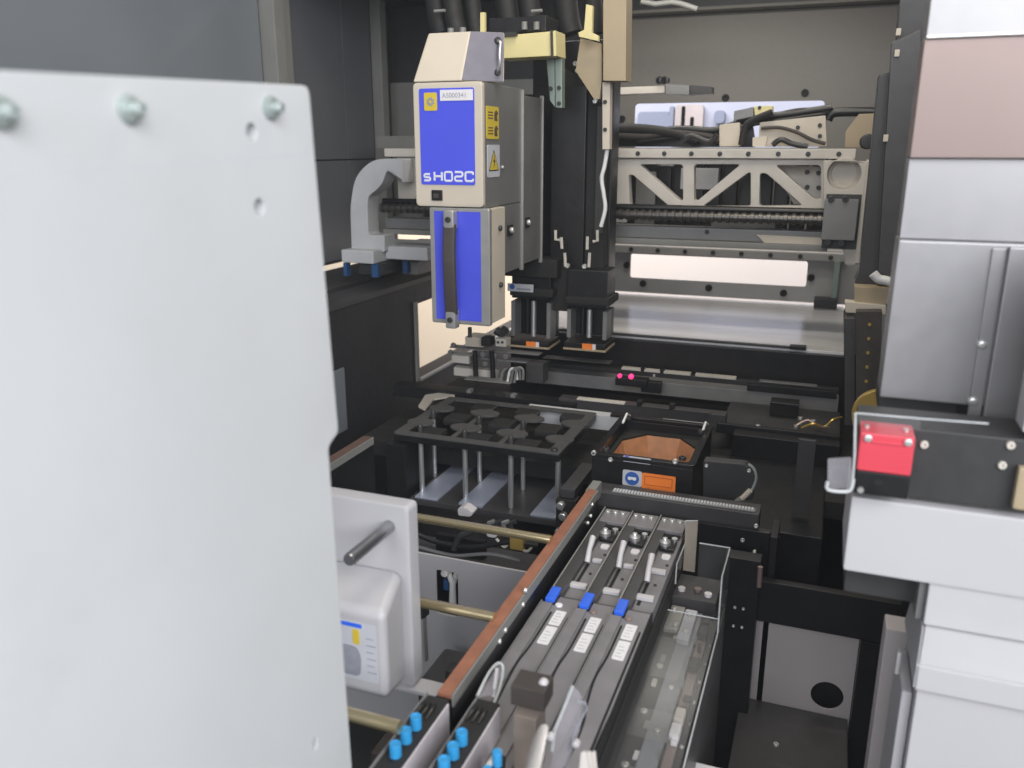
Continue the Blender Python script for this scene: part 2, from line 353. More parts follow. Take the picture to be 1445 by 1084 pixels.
# things of the room beyond, seen through the slots
t = thing('cabinet', 'cream cabinet glowing beyond the low opening left of the machine', 'cabinet', (-2.3, 3.5, 0))
box('side_sheet', -3.6, -1.3, 3.5, 4.1, 0.01, 1.25, 'roomcream', t)
t = thing('cabinet', 'pinkish white cabinet seen through the lower rear slot', 'cabinet', (-0.5, 4.0, 0))
box('carcass', -1.25, 0.6, 4.0, 4.5, 0.01, 1.30, 'roomwhite', t)
t = thing('machine_window', 'bluish machine window with dim shapes seen through the upper rear slot', 'window', (-0.6, 4.0, 1.301))
fr4 = lambda a, b, c, d: fr(a, b, c, d, 4.1)
box('pane', -1.05, 0.15, 4.10, 4.12, 1.305, 1.95, 'roomblue', t, 0)
for q in [(900, 158, 943, 190, 'roomdark'), (945, 150, 949, 190, 'roomdark'), (953, 148, 990, 200, 'roompale'), (962, 150, 966, 180, 'roomblue'), (1008, 156, 1022, 174, 'roomdark'), (974, 165, 978, 195, 'roomblue')]:
    x0, x1, z0, z1 = fr(*q[:4], 4.06); plate('shape', rrect(x0, x1, z0, z1, 0.02), [], 'Y', 4.06, 4.095, q[4], t)

# =================================================================== REAR GANTRY (beam across the machine)
GY = 1.95
t = thing('gantry_beam', 'cream cast truss gantry beam with ball screw across the rear', 'gantry', (-0.55, GY, 1.17))
g = lambda px, py: (at(px, py, Y=GY).x, at(px, py, Y=GY).z)
zt0, zt1 = g(1000, 224)[1], g(1000, 210)[1]
xr0, xr1 = g(545, 205)[0], g(1208, 212)[0]
o = box('top_rail', xr0, xr1, GY - 0.012, GY + 0.05, zt0 + .001, zt1, 'casting', t, 0.002)
for px in (902, 939, 977, 1017, 1057, 1099, 1141, 1184): screw((g(px, 215)[0], GY - 0.012, (zt0 + zt1) / 2), FRONT, 0.0052, o, 'dark', h=0.002)
k4 = lambda L: [g(847 + x / 3.3066, 85 + y / 3.3066) for x, y in L]
holes = [k4(h) for h in ([(182, 486), (386, 486), (386, 655), (372, 655)], [(132, 535), (152, 535), (322, 682), (138, 682)], [(438, 486), (655, 486), (455, 655), (438, 655)], [(702, 525), (702, 682), (478, 682), (690, 525)], [(745, 528), (775, 528), (945, 678), (742, 682)], [(818, 490), (1030, 490), (1030, 650), (1000, 650)])]
xl = g(560, 230)[0]; zb = g(1000, 298)[1]
# hidden and left bays of the truss
for i in range(3):
    x = -0.62 - i * 0.145
    holes.append([(x, zt0 - 0.015), (x - 0.11, zt0 - 0.015), (x, zb + 0.02)])
    holes.append([(x - 0.125, zt0 - 0.03), (x - 0.125, zb + 0.012), (x - 0.02, zb + 0.012)])
holes = [h for h in holes if min(p[0] for p in h) > xl + 0.03]
plate('truss', rpoly([(xl, zb), (g(1165, 290)[0], zb), (g(1165, 230)[0], zt0), (xl, zt0)], 0), [rpoly(h, 0.008) for h in holes], 'Y', GY, GY + 0.03, 'casting', t, 0.002)
# back plate behind the right bay
fplate('back_plate', [(1088, 232), (1166, 236), (1166, 292), (1120, 288)], GY + 0.06, 0.006, 'casting', t)
for px, py in [(1139, 243), (1155, 244), (1139, 264), (1155, 265)]:
    p = at(px, py, Y=GY + .058); screw(p, FRONT, 0.005, t, 'dark')
# ball screw
bm = bmesh.new(); y, z = GY - 0.022, g(1000, 305)[1]; x0, x1 = g(545, 305)[0], g(1166, 308)[0]; n = 62; pts = []; rr = []
for i in range(n):
    for f, r_ in ((0, .0125), (.45, .0125), (.5, .0098), (.95, .0098)):
        pts.append((x0 + (x1 - x0) * (i + f) / n, y, z)); rr.append(r_)
bm_tube(bm, pts, rr, 14); link(finish(bm, 'ball_screw'), 'ball_screw', 'darksteel', t)
tube('screw_cover', [(x0, GY - .012, z + .016), (x1, GY - .012, z + .016)], 0.0075, 'black', t, 8)
# lower rail and tapered pale casting
z0, z1 = g(1000, 347)[1], g(1000, 322)[1]
box('lower_rail', x0, g(1170, 330)[0], GY - 0.004, GY + 0.05, z0 + .013, z1, 'midgrey', t, 0.002)
box('rail_flange', x0, g(1170, 330)[0], GY - 0.02, GY + 0.05, z0, z0 + .0125, 'framegrey', t, 0.002)
screw((g(998, 327)[0], GY - .004, g(998, 327)[1]), FRONT, 0.005, t, 'dark')
fplate('tapered_casting', [(1066, 331), (1168, 336), (1168, 349), (1082, 346)], GY - 0.008, 0.02, 'cream', t, 0.002, bev=0.001)
# right end bracket with round boss and motor cap
cx, cz = g(1191, 245)
plate('end_bracket', rpoly([g(1162, 226), g(1226, 228), g(1214, 345), g(1212, 372), g(1192, 372), g(1190, 350), g(1164, 345)], 0.006), [circ(cx, cz, 0.033, 24)], 'Y', GY - 0.03, GY + 0.028, 'casting', t, 0.002)
lathe('boss', [(0.0335, 0), (0.0335, 0.006), (0.027, 0.008), (0.024, 0.003), (0.005, 0.003)], (cx, GY + 0.0, cz), FRONT, 'casting', t, 28)
fplate('edge_rib', [(1224, 226), (1232, 227), (1213, 372), (1206, 372)], GY - 0.04, 0.08, 'casting', t, 0.002, bev=0.001)
o = fbox('motor_cap', 1164, 281, 1206, 340, GY - 0.06, 0.028, 'midgrey', t, 0.002)
for px, py in [(1173, 281), (1193, 281), (1168, 342), (1187, 343)]: screw(at(px, py, Y=GY - .06), FRONT, 0.0065, o, 'dark')
box('cap_flange', g(1163, 310)[0], g(1212, 310)[0], GY - 0.031, GY - .0305 + .001, g(1180, 349)[1], g(1180, 273)[1], 'dark', t, 0)
# left end bracket: arched casting on a foot
L_ = lambda L: [g(480 + x / 4.925, 180 + y / 4.925) for x, y in L]
plate('arch_bracket', rpoly([(*q, r_) for q, r_ in zip(L_([(175, 845), (165, 530), (200, 330), (320, 215), (520, 215), (530, 380), (420, 290), (380, 400), (290, 470), (285, 530), (290, 730), (400, 730), (400, 845)]), (.004, .03, .05, .04, .004, .004, .01, .03, .03, .02, .01, .004, .004))], .004), [], 'Y', GY - 0.07, GY - 0.013, 'castwhite', t, 0.004)
x0_, x1_, zz0, zz1 = fr(487, 351, 523, 371, 1.86)
box('foot', x0_, x1_ + .02, 1.84, 2.12, zz0, zz1, 'castwhite', t, 0.004)
box('foot_flange', x1_ + .021, x1_ + .14, 1.90, 2.10, zz0 + .006, zz1 + .006, 'castwhite', t, 0.003)
for a, b in [((-1.150, -1.14), (1.84, 1.86)), ((-1.072, -1.055), (1.845, 1.86)), ((-1.035, -1.02), (1.94, 1.955))]:
    box('blue_tape', a[0], a[1], b[0], b[1], zz0 - 0.034, zz0 - 0.001, 'tapeblue', t, 0.001)
box('carriage', -1.12, -1.05, 1.862, 2.12, zz0 - 0.03, zz0 - 0.001, 'dark', t, 0.002)
box('carriage', -1.045, -1.0, 1.96, 2.16, zz0 - 0.04, zz0 - 0.006, 'midgrey', t, 0.002)

# connectors, cables and cable carrier on top of the beam
HY = GY + 0.06
t = thing('connector_block', 'large cream connector box with dark screws on gantry beam', 'connector', at(1120, 205, Y=HY))
o = fplate('housing', [(1072, 173), (1165, 163), (1167, 207), (1070, 207)], HY, 0.05, 'cream', t, 0.002, bev=0.0015)
for px, py in [(1126, 180), (1157, 177), (1157, 192)]: screw(at(px, py, Y=HY), FRONT, 0.0045, o, 'dark')
t = thing('connector_block', 'small cream connector block left of the large box on gantry', 'connector', at(1030, 205, Y=HY))
fplate('housing', [(1015, 176), (1044, 173), (1044, 207), (1015, 207)], HY + .01, 0.035, 'cream', t, 0.003, bev=0.0015)
fplate('plug', [(1062, 194), (1083, 192), (1080, 207), (1062, 207)], HY - .01, 0.02, 'cream', t, 0.002)
t = thing('connector_block', 'yellowish cream connector at the highest point of the cable bundle', 'connector', at(1078, 160, Y=HY + .03))
o = fplate('housing', [(1064, 150), (1090, 149), (1090, 160), (1065, 163)], HY + .02, 0.04, 'yellowcream', t, 0.002, bev=0.001)
screw(at(1072, 152, Y=HY + .02), FRONT, 0.004, o, 'dark')
fplate('sleeve', [(1036, 157), (1063, 151), (1063, 164), (1035, 170)], HY + .02, 0.04, 'midgrey', t, 0.002)
A = lambda L, Y: [at(a, b, Y=Y) for a, b in L]
for i, (pl, r_, m_, lb) in enumerate([
    ([(868, 182), (900, 182), (930, 185), (960, 190), (985, 200)], 0.012, 'blackmatte', 'thick black corrugated hose over the left half of gantry beam'),
    ([(905, 188), (960, 182), (1010, 184), (1045, 172), (1075, 166), (1120, 160), (1175, 152)], 0.008, 'black', 'black cable bundle rising right across the connector boxes'),
    ([(1046, 205), (1050, 185), (1058, 172), (1090, 158)], 0.007, 'blackmatte', 'short black cable rising between the connector blocks'),
    ([(1074, 181), (1100, 180), (1125, 187), (1145, 197), (1165, 203)], 0.004, 'rubber', 'thin olive black cable drooping over the large connector box'),
    ([(1168, 170), (1175, 160), (1200, 158), (1235, 158)], 0.010, 'black', 'black hose going right above the tan plate'),
    ([(1090, 205), (1102, 197), (1118, 203), (1140, 207)], 0.006, 'black', 'small black cable loop under the large connector box'),
    ([(866, 190), (910, 192), (950, 186), (1000, 192), (1015, 200)], 0.009, 'rubber', 'olive black cable just above the beam below the thick hose'),
    ([(900, 200), (940, 195), (990, 188), (1030, 186), (1060, 176), (1110, 168), (1165, 160)], 0.005, 'black', 'thin black cable following the rising cable bundle'),
    ([(960, 203), (975, 192), (1000, 200), (1012, 190)], 0.006, 'black', 'black cable kinked left of the small connector block'),
    ([(1040, 172), (1060, 168), (1085, 165), (1130, 156), (1170, 158)], 0.006, 'blackmatte', 'black cable under the yellowish cream connector')]):
    q = A(pl, HY + 0.075 if i in (0, 1, 4, 6, 7, 9) else HY - 0.02)
    if i == 3: q = A(pl, HY - 0.012)
    tag(tube('cable', q, r_, m_, None, 10, smooth=6), lb, 'cable')
t = thing('cable_carrier', 'black cable carrier lying behind the truss openings', 'cable carrier', (-.35, 2.15, 1.25))
fplate('cable_trough', [(862, 184), (905, 180), (930, 186), (985, 189), (1046, 186), (1062, 176), (1066, 208), (862, 207)], GY + .17, .02, 'black', t, .003)
for k in range(16): box('carrier_link', -.62 + k * .040, -.585 + k * .040, 2.13, 2.19, 1.27 + .01 * sin(k * 1.3), 1.475 + .02 * sin(k * .9), 'black', t, .004)
box('pale_glimpse', -.47, -.42, 2.12, 2.128, 1.30, 1.44, 'midgrey', t, .002)  # pale plates added for the bright glimpses through the truss
box('pale_glimpse', -.56, -.49, 2.12, 2.128, 1.315, 1.345, 'label', t, .002)
box('pale_glimpse', -.36, -.27, 2.12, 2.128, 1.40, 1.45, 'labelgrey', t, .002)
box('pale_glimpse', -.28, -.13, 2.12, 2.128, 1.30, 1.35, 'framegrey', t, .002)
t = thing('end_plate', 'tan plate with cut corner beside the gantry right end', 'plate', at(1212, 210, Y=HY))
fplate('plate', [(1193, 186), (1212, 161), (1238, 160), (1234, 210), (1192, 208)], HY + .02, 0.012, 'tan', t, 0.002, bev=0.001)
lathe('dark_knob', [(0.016, 0), (0.016, 0.02), (0.013, 0.023)], at(1224, 200, Y=HY + .019), FRONT, 'black', t)
t = thing('linear_guide', 'pale linear guide arm sticking out beside the tan bracket', 'guide', at(930, 135, Y=2.2))
fplate('rail', [(862, 124), (938, 121), (938, 131), (862, 134)], 2.2, 0.05, 'casting', t, 0.002, bev=.001)
fplate('slider', [(939, 119), (972, 121), (972, 134), (939, 133)], 2.19, 0.06, 'midgrey', t, 0.002, bev=.001)
fplate('end_stop', [(973, 120), (1004, 122), (1004, 132), (973, 133)], 2.2, 0.05, 'dark', t, 0.002, bev=.001)
for px in (931, 941): screw(at(px, 116, Y=2.2), UP, 0.007, t, 'black', h=.01)
# top bracing above the wall
t = thing('overhead_brace', 'pale bent brace tube under the dark machine roof', 'brace', at(950, 10, Y=2.3))
tube('brace_tube', A([(905, 2), (925, 6), (948, 3), (960, 5), (984, 13)], 2.3), 0.007, 'framegrey', t)
tube('brace_tube', A([(948, 3), (952, -10)], 2.3), 0.006, 'framegrey', t)

# =================================================================== PLACEMENT HEAD
HYf = 1.40
t = thing('placement_head', 'cream and blue placement head with carrying handle, hanging over the tray', 'placement head', (-0.65, 1.45, 1.18))
hx = lambda px, py: (at(px, py, Y=HYf).x, at(px, py, Y=HYf).z)
XL, XR = -0.7142, -0.5822; ZT = 1.6075; ZM = 1.396; ZB = 1.182
XLl, XRl = -0.688, -0.5745
fc = plate('front_cover', rrect(XL, XR, ZM, ZT, 0.008), [], 'Y', HYf, HYf + 0.012, 'cream', t, 0.003)
side = box('side_body', XL + .004, XR - .0005, HYf + .0125, 1.60, ZM - .002, ZT - .001, 'greyside', t, 0.003)
box('side_ridge', XR - .004, XR + .004, 1.596, 1.602, 1.26, 1.605, 'metalframe', t, 0.001)
box('side_body_lower', XL + .03, XR - .0008, HYf + .0855, 1.595, 1.265, ZM - .0025, 'greyside', t, 0.002)
box('side_body_rear', XL + .02, XR + .0005, 1.6025, 1.715, 1.27, 1.595, 'greyside', t, 0.002)
box('side_ridge', XR - .004, XR + .004, 1.716, 1.721, 1.26, 1.60, 'metalframe', t, 0.001)
# blue fascia and its marks
bp = plate('blue_fascia', rrect(XL + .0125, XR - .0145, 1.4345, 1.5975, 0.004), [], 'Y', HYf - .0012, HYf + .0003, 'blue', fc)
sx0, sz0 = XL + .0168, 1.4395; LW, LH, G = 0.0182, 0.0190, 0.0019
def stroke(i, lines, wd=LW):
    x = sx0 + i * (LW + G); bm = bmesh.new(); th = .0019
    for pts, closed in lines:
        pts = [(x + th + a * (wd - 2 * th), sz0 + th + b * (LH - 2 * th)) for a, b in pts]
        if closed: q = rpoly(pts, .0035, 3); q = q + [q[0]]
        else:
            q = [pts[0]]
            for k_ in range(1, len(pts) - 1):
                p_, a_, b_ = Vector(pts[k_]), Vector(pts[k_ - 1]), Vector(pts[k_ + 1]); t_ = min(.0028, (a_ - p_).length * .45, (b_ - p_).length * .45)
                s0_, e0_ = p_ + (a_ - p_).normalized() * t_, p_ + (b_ - p_).normalized() * t_
                q += [tuple(s0_), tuple((s0_ + e0_ + 2 * p_) / 4), tuple(e0_)]
            q.append(pts[-1])
        bm_tube(bm, [(a, HYf - .0014, b) for a, b in q], th, 8)
    for v_ in bm.verts: v_.co.y = HYf - .0014 + (v_.co.y - HYf + .0014) * .25
    link(finish(bm, 'letter', 60), 'letter', 'lettering', bp)
stroke(0, [([(1, .72), (0, .72), (0, .38), (1, .36), (1, 0), (0, 0)], 0)], LW * .84)
stroke(1, [([(0, 1), (0, 0)], 0), ([(1, 1), (1, 0)], 0), ([(0, .5), (1, .5)], 0)])
stroke(2, [([(0, 0), (1, 0), (1, 1), (0, 1)], 1)])
stroke(3, [([(0, 1), (1, 1), (1, .5), (0, .5), (0, 0), (1, 0)], 0)])
stroke(4, [([(1, .72), (1, 1), (0, 1), (0, 0), (1, 0), (1, .28)], 0)])
tl = box('name_tag', XL + .0535, XR - .0165, HYf - .0022, HYf - .0011, 1.5765, 1.5945, 'label', bp, 0.0003)
text('lettering', 'A5000341', (XL + .0575, HYf - .0025, 1.5815), (1, 0, 0), (0, 0, 1), 0.0112, 'inkgrey', tl)
ic = plate('warning_sticker', rrect(XL + .0225, XL + .0475, 1.5605, 1.5905, 0.003), [], 'Y', HYf - .0022, HYf - .0011, 'labelyellow', bp)
# a small round-toothed symbol on the sticker
gp = [(XL + .035 + (0.0085 if i % 2 else 0.0058) * cos(i * pi / 8), 1.5755 + (0.0085 if i % 2 else 0.0058) * sin(i * pi / 8)) for i in range(16)]
plate('printed_symbol', gp, [circ(XL + .035, 1.5755, .0028, 10)], 'Y', HYf - .0027, HYf - .0021, 'inkgrey', ic)
a, b, c, d = fr(610, 268, 625, 283, HYf); o = box('switch', a, b, HYf - .004, HYf, c, d, 'black', fc, 0.001)
box('switch_rocker', a + .004, b - .006, HYf - .0055, HYf - .0042, c + .004, d - .006, 'rubber', o, 0.0005)
# sloped cap
zc = 1.692
D_ = HYf + .074
V = [(XL, HYf, ZT + .001), (XR + .012, HYf + .068, ZT + .001), (XL + .004, D_, ZT + .001), (XR + .012, D_, ZT + .001),
     (XL + .014, HYf + .038, zc), (-.6195, HYf + .038, zc), (XL + .014, D_, zc), (XR + .012, HYf + .071, zc), (-.6215, HYf, ZT + .001), (XR + .012, D_, zc)]
bm = bmesh.new(); v = [bm.verts.new(q) for q in V]
for f in [(0, 8, 5, 4), (8, 1, 7, 5), (1, 3, 9, 7), (4, 5, 7, 9, 6), (0, 4, 6, 2), (2, 6, 9, 3), (0, 2, 3, 1, 8)]: bm.faces.new([v[i] for i in f])
bmesh.ops.recalc_face_normals(bm, faces=bm.faces)
bmesh.ops.bevel(bm, geom=list(bm.edges), offset=0.004, segments=3, affect='EDGES', profile=0.6)
cap = link(finish(bm, 'sloped_cap', 25), 'sloped_cap', 'cream', t)
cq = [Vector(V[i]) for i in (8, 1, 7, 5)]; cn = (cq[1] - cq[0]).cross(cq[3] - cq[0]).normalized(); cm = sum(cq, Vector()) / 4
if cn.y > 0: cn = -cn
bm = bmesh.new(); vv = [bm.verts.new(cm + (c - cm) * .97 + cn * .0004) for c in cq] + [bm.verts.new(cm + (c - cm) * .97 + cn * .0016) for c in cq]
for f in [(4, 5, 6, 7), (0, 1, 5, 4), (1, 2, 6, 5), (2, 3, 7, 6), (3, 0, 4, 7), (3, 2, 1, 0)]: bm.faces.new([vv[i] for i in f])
link(finish(bm, 'chamfer_shade_plate'), 'chamfer_shade_plate', 'chamfershade', cap)  # chamfer's shade put into a darker lilac-grey plate
# bail handle on the cap's chamfer
c1 = cm + (cq[2] - cm) * .62 + cn * .001; c2 = cm + (cq[1] - cm) * .62 + cn * .001; nn = cn
tube('bail_handle', [c1, c1 + nn * .012 + Vector((0, 0, -.006)), (c1 + c2) / 2 + nn * .018 + Vector((-.004, 0, 0)), c2 + nn * .012 + Vector((0, 0, .008)), c2], 0.0028, 'steel', cap, 8, smooth=5)
tube('handle_foot', [c1, c1 + nn * .006], 0.006, 'dark', cap); tube('handle_foot', [c2, c2 + nn * .006], 0.006, 'dark', cap)
for px, py in [(636, 42), (653, 41)]: tube('air_fitting', [at(px, py + 8, Y=1.50), at(px, py - 2, Y=1.50)], 0.006, 'framegrey', cap)
# labels on the side face
def ysh(a, b, c, d, X): p, q = at(a, b, X=X), at(c, d, X=X); return p.y, q.y, q.z, p.z
y0, y1, z0, z1 = 1.405 + .012, 1.475, 1.513, 1.568
yl = plate('hazard_label', rrect(y0, y1, z0, z1, 0.004), [], 'X', XR - .0004, XR + .0007, 'labelyellow', side)
for zc_ in (1.527, 1.553):
    plate('printed_hand', rpoly([(y1 - .022, zc_ - .009), (y1 - .006, zc_ - .009), (y1 - .010, zc_), (y1 - .003, zc_ + .004), (y1 - .014, zc_ + .010), (y1 - .022, zc_ + .004)], .002), [], 'X', XR + .0007, XR + .0011, 'darkbrown', yl)
    for dz in (-.006, -.001, .004): box('printed_line', XR + .0007, XR + .0010, y0 + .007, y0 + .030, zc_ + dz, zc_ + dz + .002, 'darkbrown', yl, 0)
z0, z1 = 1.447, 1.503
wl = plate('voltage_label', rrect(y0 + .004, y1 + .004, z0, z1, 0.004), [], 'X', XR - .0004, XR + .0007, 'labelgrey', side)
yc = (y0 + y1) / 2 + .004
tri = lambda k, dz=0: [(yc - .024 * k, 1.458 + (1 - k) * .011), (yc + .024 * k, 1.458 + (1 - k) * .011), (yc, 1.458 + .037 * k + (1 - k) * .011)]
plate('printed_triangle', rpoly(tri(1), .003), [], 'X', XR + .0007, XR + .0011, 'inkblack', wl)
plate('printed_triangle', rpoly(tri(.84), .002), [], 'X', XR + .0011, XR + .0014, 'labelyellow', wl)
plate('printed_bolt', [(yc + .002, 1.487), (yc - .005, 1.473), (yc - .0005, 1.474), (yc - .002, 1.463), (yc + .005, 1.477), (yc + .0005, 1.476)], [], 'X', XR + .0014, XR + .0017, 'inkblack', wl)
for px, py in [(705, 323), (720, 325), (744, 314)]:
    p = at(px, py, X=XR + .001); o = box('side_socket', XR - .003, XR + .003, p.y - .012, p.y + .012, p.z - .010, p.z + .010, 'black', t, 0.001); 
    screw((XR + .003, p.y, p.z), RIGHT, 0.006, o, 'silverscrew')
p = at(709, 236, X=XR); screw(p, RIGHT, .003, side, 'silverscrew')
# lower drawer with the carrying handle
XLl, XRl = -0.690, -0.572; ZB = 1.1815; D0 = HYf + .004
fp = plate('drawer_front', rrect(XLl, XRl, ZB, ZM - .0015, 0.004), [], 'Y', D0, D0 + .012, 'metalframe', t, 0.002)
db = box('drawer_body', XLl + .003, XRl - .001, D0 + .0125, D0 + .080, ZB + .003, ZM - .003, 'cream', t, 0.002)
bl = box('drawer_blue_panel', XLl + .010, XRl - .017, D0 - .0012, D0 + .0003, ZB + .008, ZM - .008, 'blue', fp, 0.0005)
hxc = XLl + .0475
for zz, nm in ((ZM - .021, 0), (ZB + .012, 1)):
    c = box('handle_mount', hxc - .0105, hxc + .0105, D0 - .022, D0 - .0014, zz - .017, zz + .017, 'metalframe', fp, 0.004)
    screw((hxc, D0 - .022, zz), FRONT, 0.0052, c, 'dark')
gp = [(hxc, D0 - .016, ZM - .030), (hxc, D0 - .021, ZM - .075), (hxc + .001, D0 - .023, (ZM + ZB) / 2), (hxc + .001, D0 - .021, ZB + .06), (hxc, D0 - .016, ZB + .022)]
bm = bmesh.new(); P0 = [Vector(q) for q in gp]; prev = None
for i in range(21):
    u = i / 20 * 4; k = min(3, int(u)); f = u - k; p0, p1, p2, p3 = P0[max(k - 1, 0)], P0[k], P0[k + 1], P0[min(k + 2, 4)]
    p = 0.5 * ((2 * p1) + (p2 - p0) * f + (2 * p0 - 5 * p1 + 4 * p2 - p3) * f * f + (3 * p1 - p0 - 3 * p2 + p3) * f ** 3)
    ring = [bm.verts.new(p + Vector((dx, dy, 0))) for dx, dy in ((-.0112, -.002), (-.009, -.005), (.009, -.005), (.0118, -.002), (.0118, .003), (.008, .005), (-.008, .005), (-.0112, .003))]
    if prev: [bm.faces.new((prev[j], prev[(j + 1) % 8], ring[(j + 1) % 8], ring[j])) for j in range(8)]
    else: bm.faces.new(ring[::-1])
    prev = ring
bm.faces.new(prev); link(finish(bm, 'handle_grip'), 'handle_grip', 'rubber', fp)
for py in (322, 402): 
    p = at(705 if py < 350 else 706, py, X=XRl); screw((XRl, p.y, p.z), RIGHT, .005, db, 'dark')
# nozzle stem under the drawer
tube('nozzle_stem', [at(663, 462, Y=1.46), at(663, 476, Y=1.46)], 0.004, 'dark', t)

# =================================================================== BLACK Z-AXIS UNITS BEHIND THE HEAD
ZY = 1.74
t = thing('axis_carriage', 'tall black carriage plate with ribbed face behind the head', 'machine carriage', at(800, 400, Y=ZY + .08))
fbox('carriage_plate', 752, 60, 858, 400, ZY + .07, 0.06, 'black', t, 0.003)
fplate('chamfered_plate', [(792, 95), (818, 110), (838, 145), (852, 150), (852, 380), (790, 380)], ZY + .035, 0.034, 'blackmatte', t, 0.003, bev=.001)
fplate('inner_channel', [(803, 188), (820, 190), (822, 300), (805, 300)], ZY + .028, 0.0065, 'dark', t, 0.001)
for px in (796, 846): fbox('guide_rib', px - 3, 150, px + 3, 330, ZY + .022, 0.0125, 'dark', t, 0.001)
for px, py in [(812, 90), (815, 100), (840, 143)]: screw(at(px, py, Y=ZY + .03), FRONT, .005, t, 'silverscrew')
box('black_spine', -0.575, -0.50, 1.76, 1.90, 1.17, 1.62, 'black', t, .002)
def zaxis(label, xa, xb, ytop, ymid, ybase, yfoot, first):
    t = thing('spindle_unit', label, 'spindle unit', at((xa + xb) / 2, yfoot, Y=ZY), 'black spindle units behind the head')
    f = lambda *q: fr(*q, ZY)
    fbox('motor_block', xa, ytop, xb, ymid, ZY - .01, 0.075, 'black', t, 0.003)
    fbox('collar', xa - 3, ymid - 18, xb + 3, ymid - 3, ZY - .02, 0.09, 'blackmatte', t, 0.003)
    x0, x1, z0, z1 = f(xa, ymid, xb, ybase)
    box('back_plate', x0, x1, ZY + .04, ZY + .06, z0, z1, 'black', t, 0.001)
    for s in (0, 1):
        x = x0 if s == 0 else x1 - .009
        box('guide_rail', x, x + .009, ZY - .004, ZY + .039, z0, z1 - .0005, 'midgrey', t, 0.001)
    xm = (x0 + x1) / 2 + .002
    pts = []; rr = []
    for i in range(26):
        for q, r_ in ((0, .0062), (.5, .0062), (.55, .0052), (.95, .0052)): pts.append((xm, ZY + .012, z0 + (z1 - z0) * (i + q) / 26)); rr.append(r_)
    bm = bmesh.new(); bm_tube(bm, pts, rr, 12); link(finish(bm, 'lead_screw'), 'lead_screw', 'steel', t)
    tube('slide_rod', [(x0 + (x1 - x0) * .3, ZY + .03, z0), (x0 + (x1 - x0) * .3, ZY + .03, z1)], .006, 'black', t)
    fx0, fx1, fz0, fz1 = f(xa - 1, ybase, xb + 1, yfoot)
    ft = box('foot', fx0, fx1, ZY - .02, ZY + .06, fz0, fz1 + .001, 'black', t, 0.002)
    box('foot_gasket', fx0 - .002, fx1 + .002, ZY - .022, ZY + .062, fz0 - .0045, fz0 - .0003, 'tan', ft, 0.0008)
    st = box('orange_sticker', xm - .006, xm + .017, ZY - .0212, ZY - .0199, (fz0 + fz1) / 2 - .006, (fz0 + fz1) / 2 + .006, 'orange', ft, 0)
    box('sticker_end', xm + .0171, xm + .024, ZY - .0212, ZY - .0199, (fz0 + fz1) / 2 - .006, (fz0 + fz1) / 2 + .006, 'label', ft, 0)
    return t
ua = zaxis('black spindle unit with white nameplate, nearer the blue head', 722, 777, 368, 424, 478, 488, True)
ub = zaxis('black spindle unit with two pale clips, right of the other one', 801, 856, 380, 436, 480, 492, False)
x0, x1, z0, z1 = fr(716, 400, 752, 413, ZY - .025)
o = box('nameplate', x0, x1, ZY - .0245, ZY - .0205, z0, z1, 'labelgrey', ua, 0.0008, label='white nameplate with a blue round mark')
plate('printed_mark', circ(x0 + .011, (z0 + z1) / 2 + .002, .006, 14), [], 'Y', ZY - .0251, ZY - .0245, 'inkblue', o)
box('printed_line', x0 + .022, x1 - .006, ZY - .0251, ZY - .0245, z0 + .004, z0 + .008, 'inkgrey', o, 0)
for L4 in ([(784, 325), (784, 338), (790, 339)], [(792, 335), (793, 351)], [(797, 357), (798, 376)], [(843, 325), (843, 340), (837, 341)], [(829, 334), (828.5, 352)], [(832, 357), (831, 377)]):
    tube('wire_clip', A(L4, ZY - .015), .0034, 'casting', ub, 6)
for px, py in [(801, 375), (825, 376)]: screw(at(px, py, Y=ZY - .01), FRONT, .0055, ub)
for px, py in [(714, 372), (724, 357), (745, 350)]:
    tube('silver_fitting', [at(px, py, Y=ZY - .03), at(px + 6, py - 10, Y=ZY)], .008, 'steel', ua)
box('motor_top', *fr(715, 362, 790, 395, ZY)[:2], ZY - .02, ZY + .05, fr(715, 362, 790, 392, ZY)[2], fr(715, 362, 790, 392, ZY)[3], 'blackmatte', ua, .004)
fbox('link_arm', 777, 370, 803, 440, ZY + .01, .05, 'blackmatte', ub, .003)

# things above the head
t = thing('yellow_duct_block', 'pale yellow rectangular block above the head', 'block', at(740, 82, Y=1.62))
o = fplate('block', [(702, 51), (779, 44), (780, 79), (703, 83)], 1.62, 0.06, 'yellowcream', t, 0.003, bev=.002)
fplate('end_clip', [(779.6, 44), (784, 43), (785, 79), (780.6, 79)], 1.62, 0.06, 'yellowcream', t, 0.001)
fplate('clip_band', [(776.5, 43), (779, 42), (780, 80), (777.5, 80)], 1.614, 0.0055, 'inkblack', t)
fplate('top_strip', [(703, 46), (728, 45), (728, 50), (703, 51.5)], 1.61, 0.05, 'dark', t)
t = thing('mounting_strip', 'green grey folded strip with screws below the yellow block', 'strip', at(784, 150, Y=1.66))
fplate('strip_face', [(783, 82), (793, 82), (793, 152), (784, 152)], 1.66, 0.02, 'greenplate', t, bev=.001)
fplate('strip_flange', [(771, 84), (782.4, 82), (783, 151), (776, 142)], 1.665, 0.015, 'greenplate', t, bev=.001)
for px, py in [(789, 124), (789, 146), (777, 125)]: screw(at(px, py, Y=1.66), FRONT, .004, t, 'dark')
t = thing('tan_bracket', 'tan sheet metal bracket with two folded legs right of head', 'bracket', at(850, 110, Y=1.68))
fplate('wide_leg', [(819, 54), (849, 62), (849, 114), (846, 140), (838, 140), (812, 100)], 1.70, 0.01, 'tan', t, bev=.001)
fplate('tall_leg', [(851, -30), (884, -30), (883, 114), (851, 114)], 1.68, 0.05, 'tan', t, bev=.001)
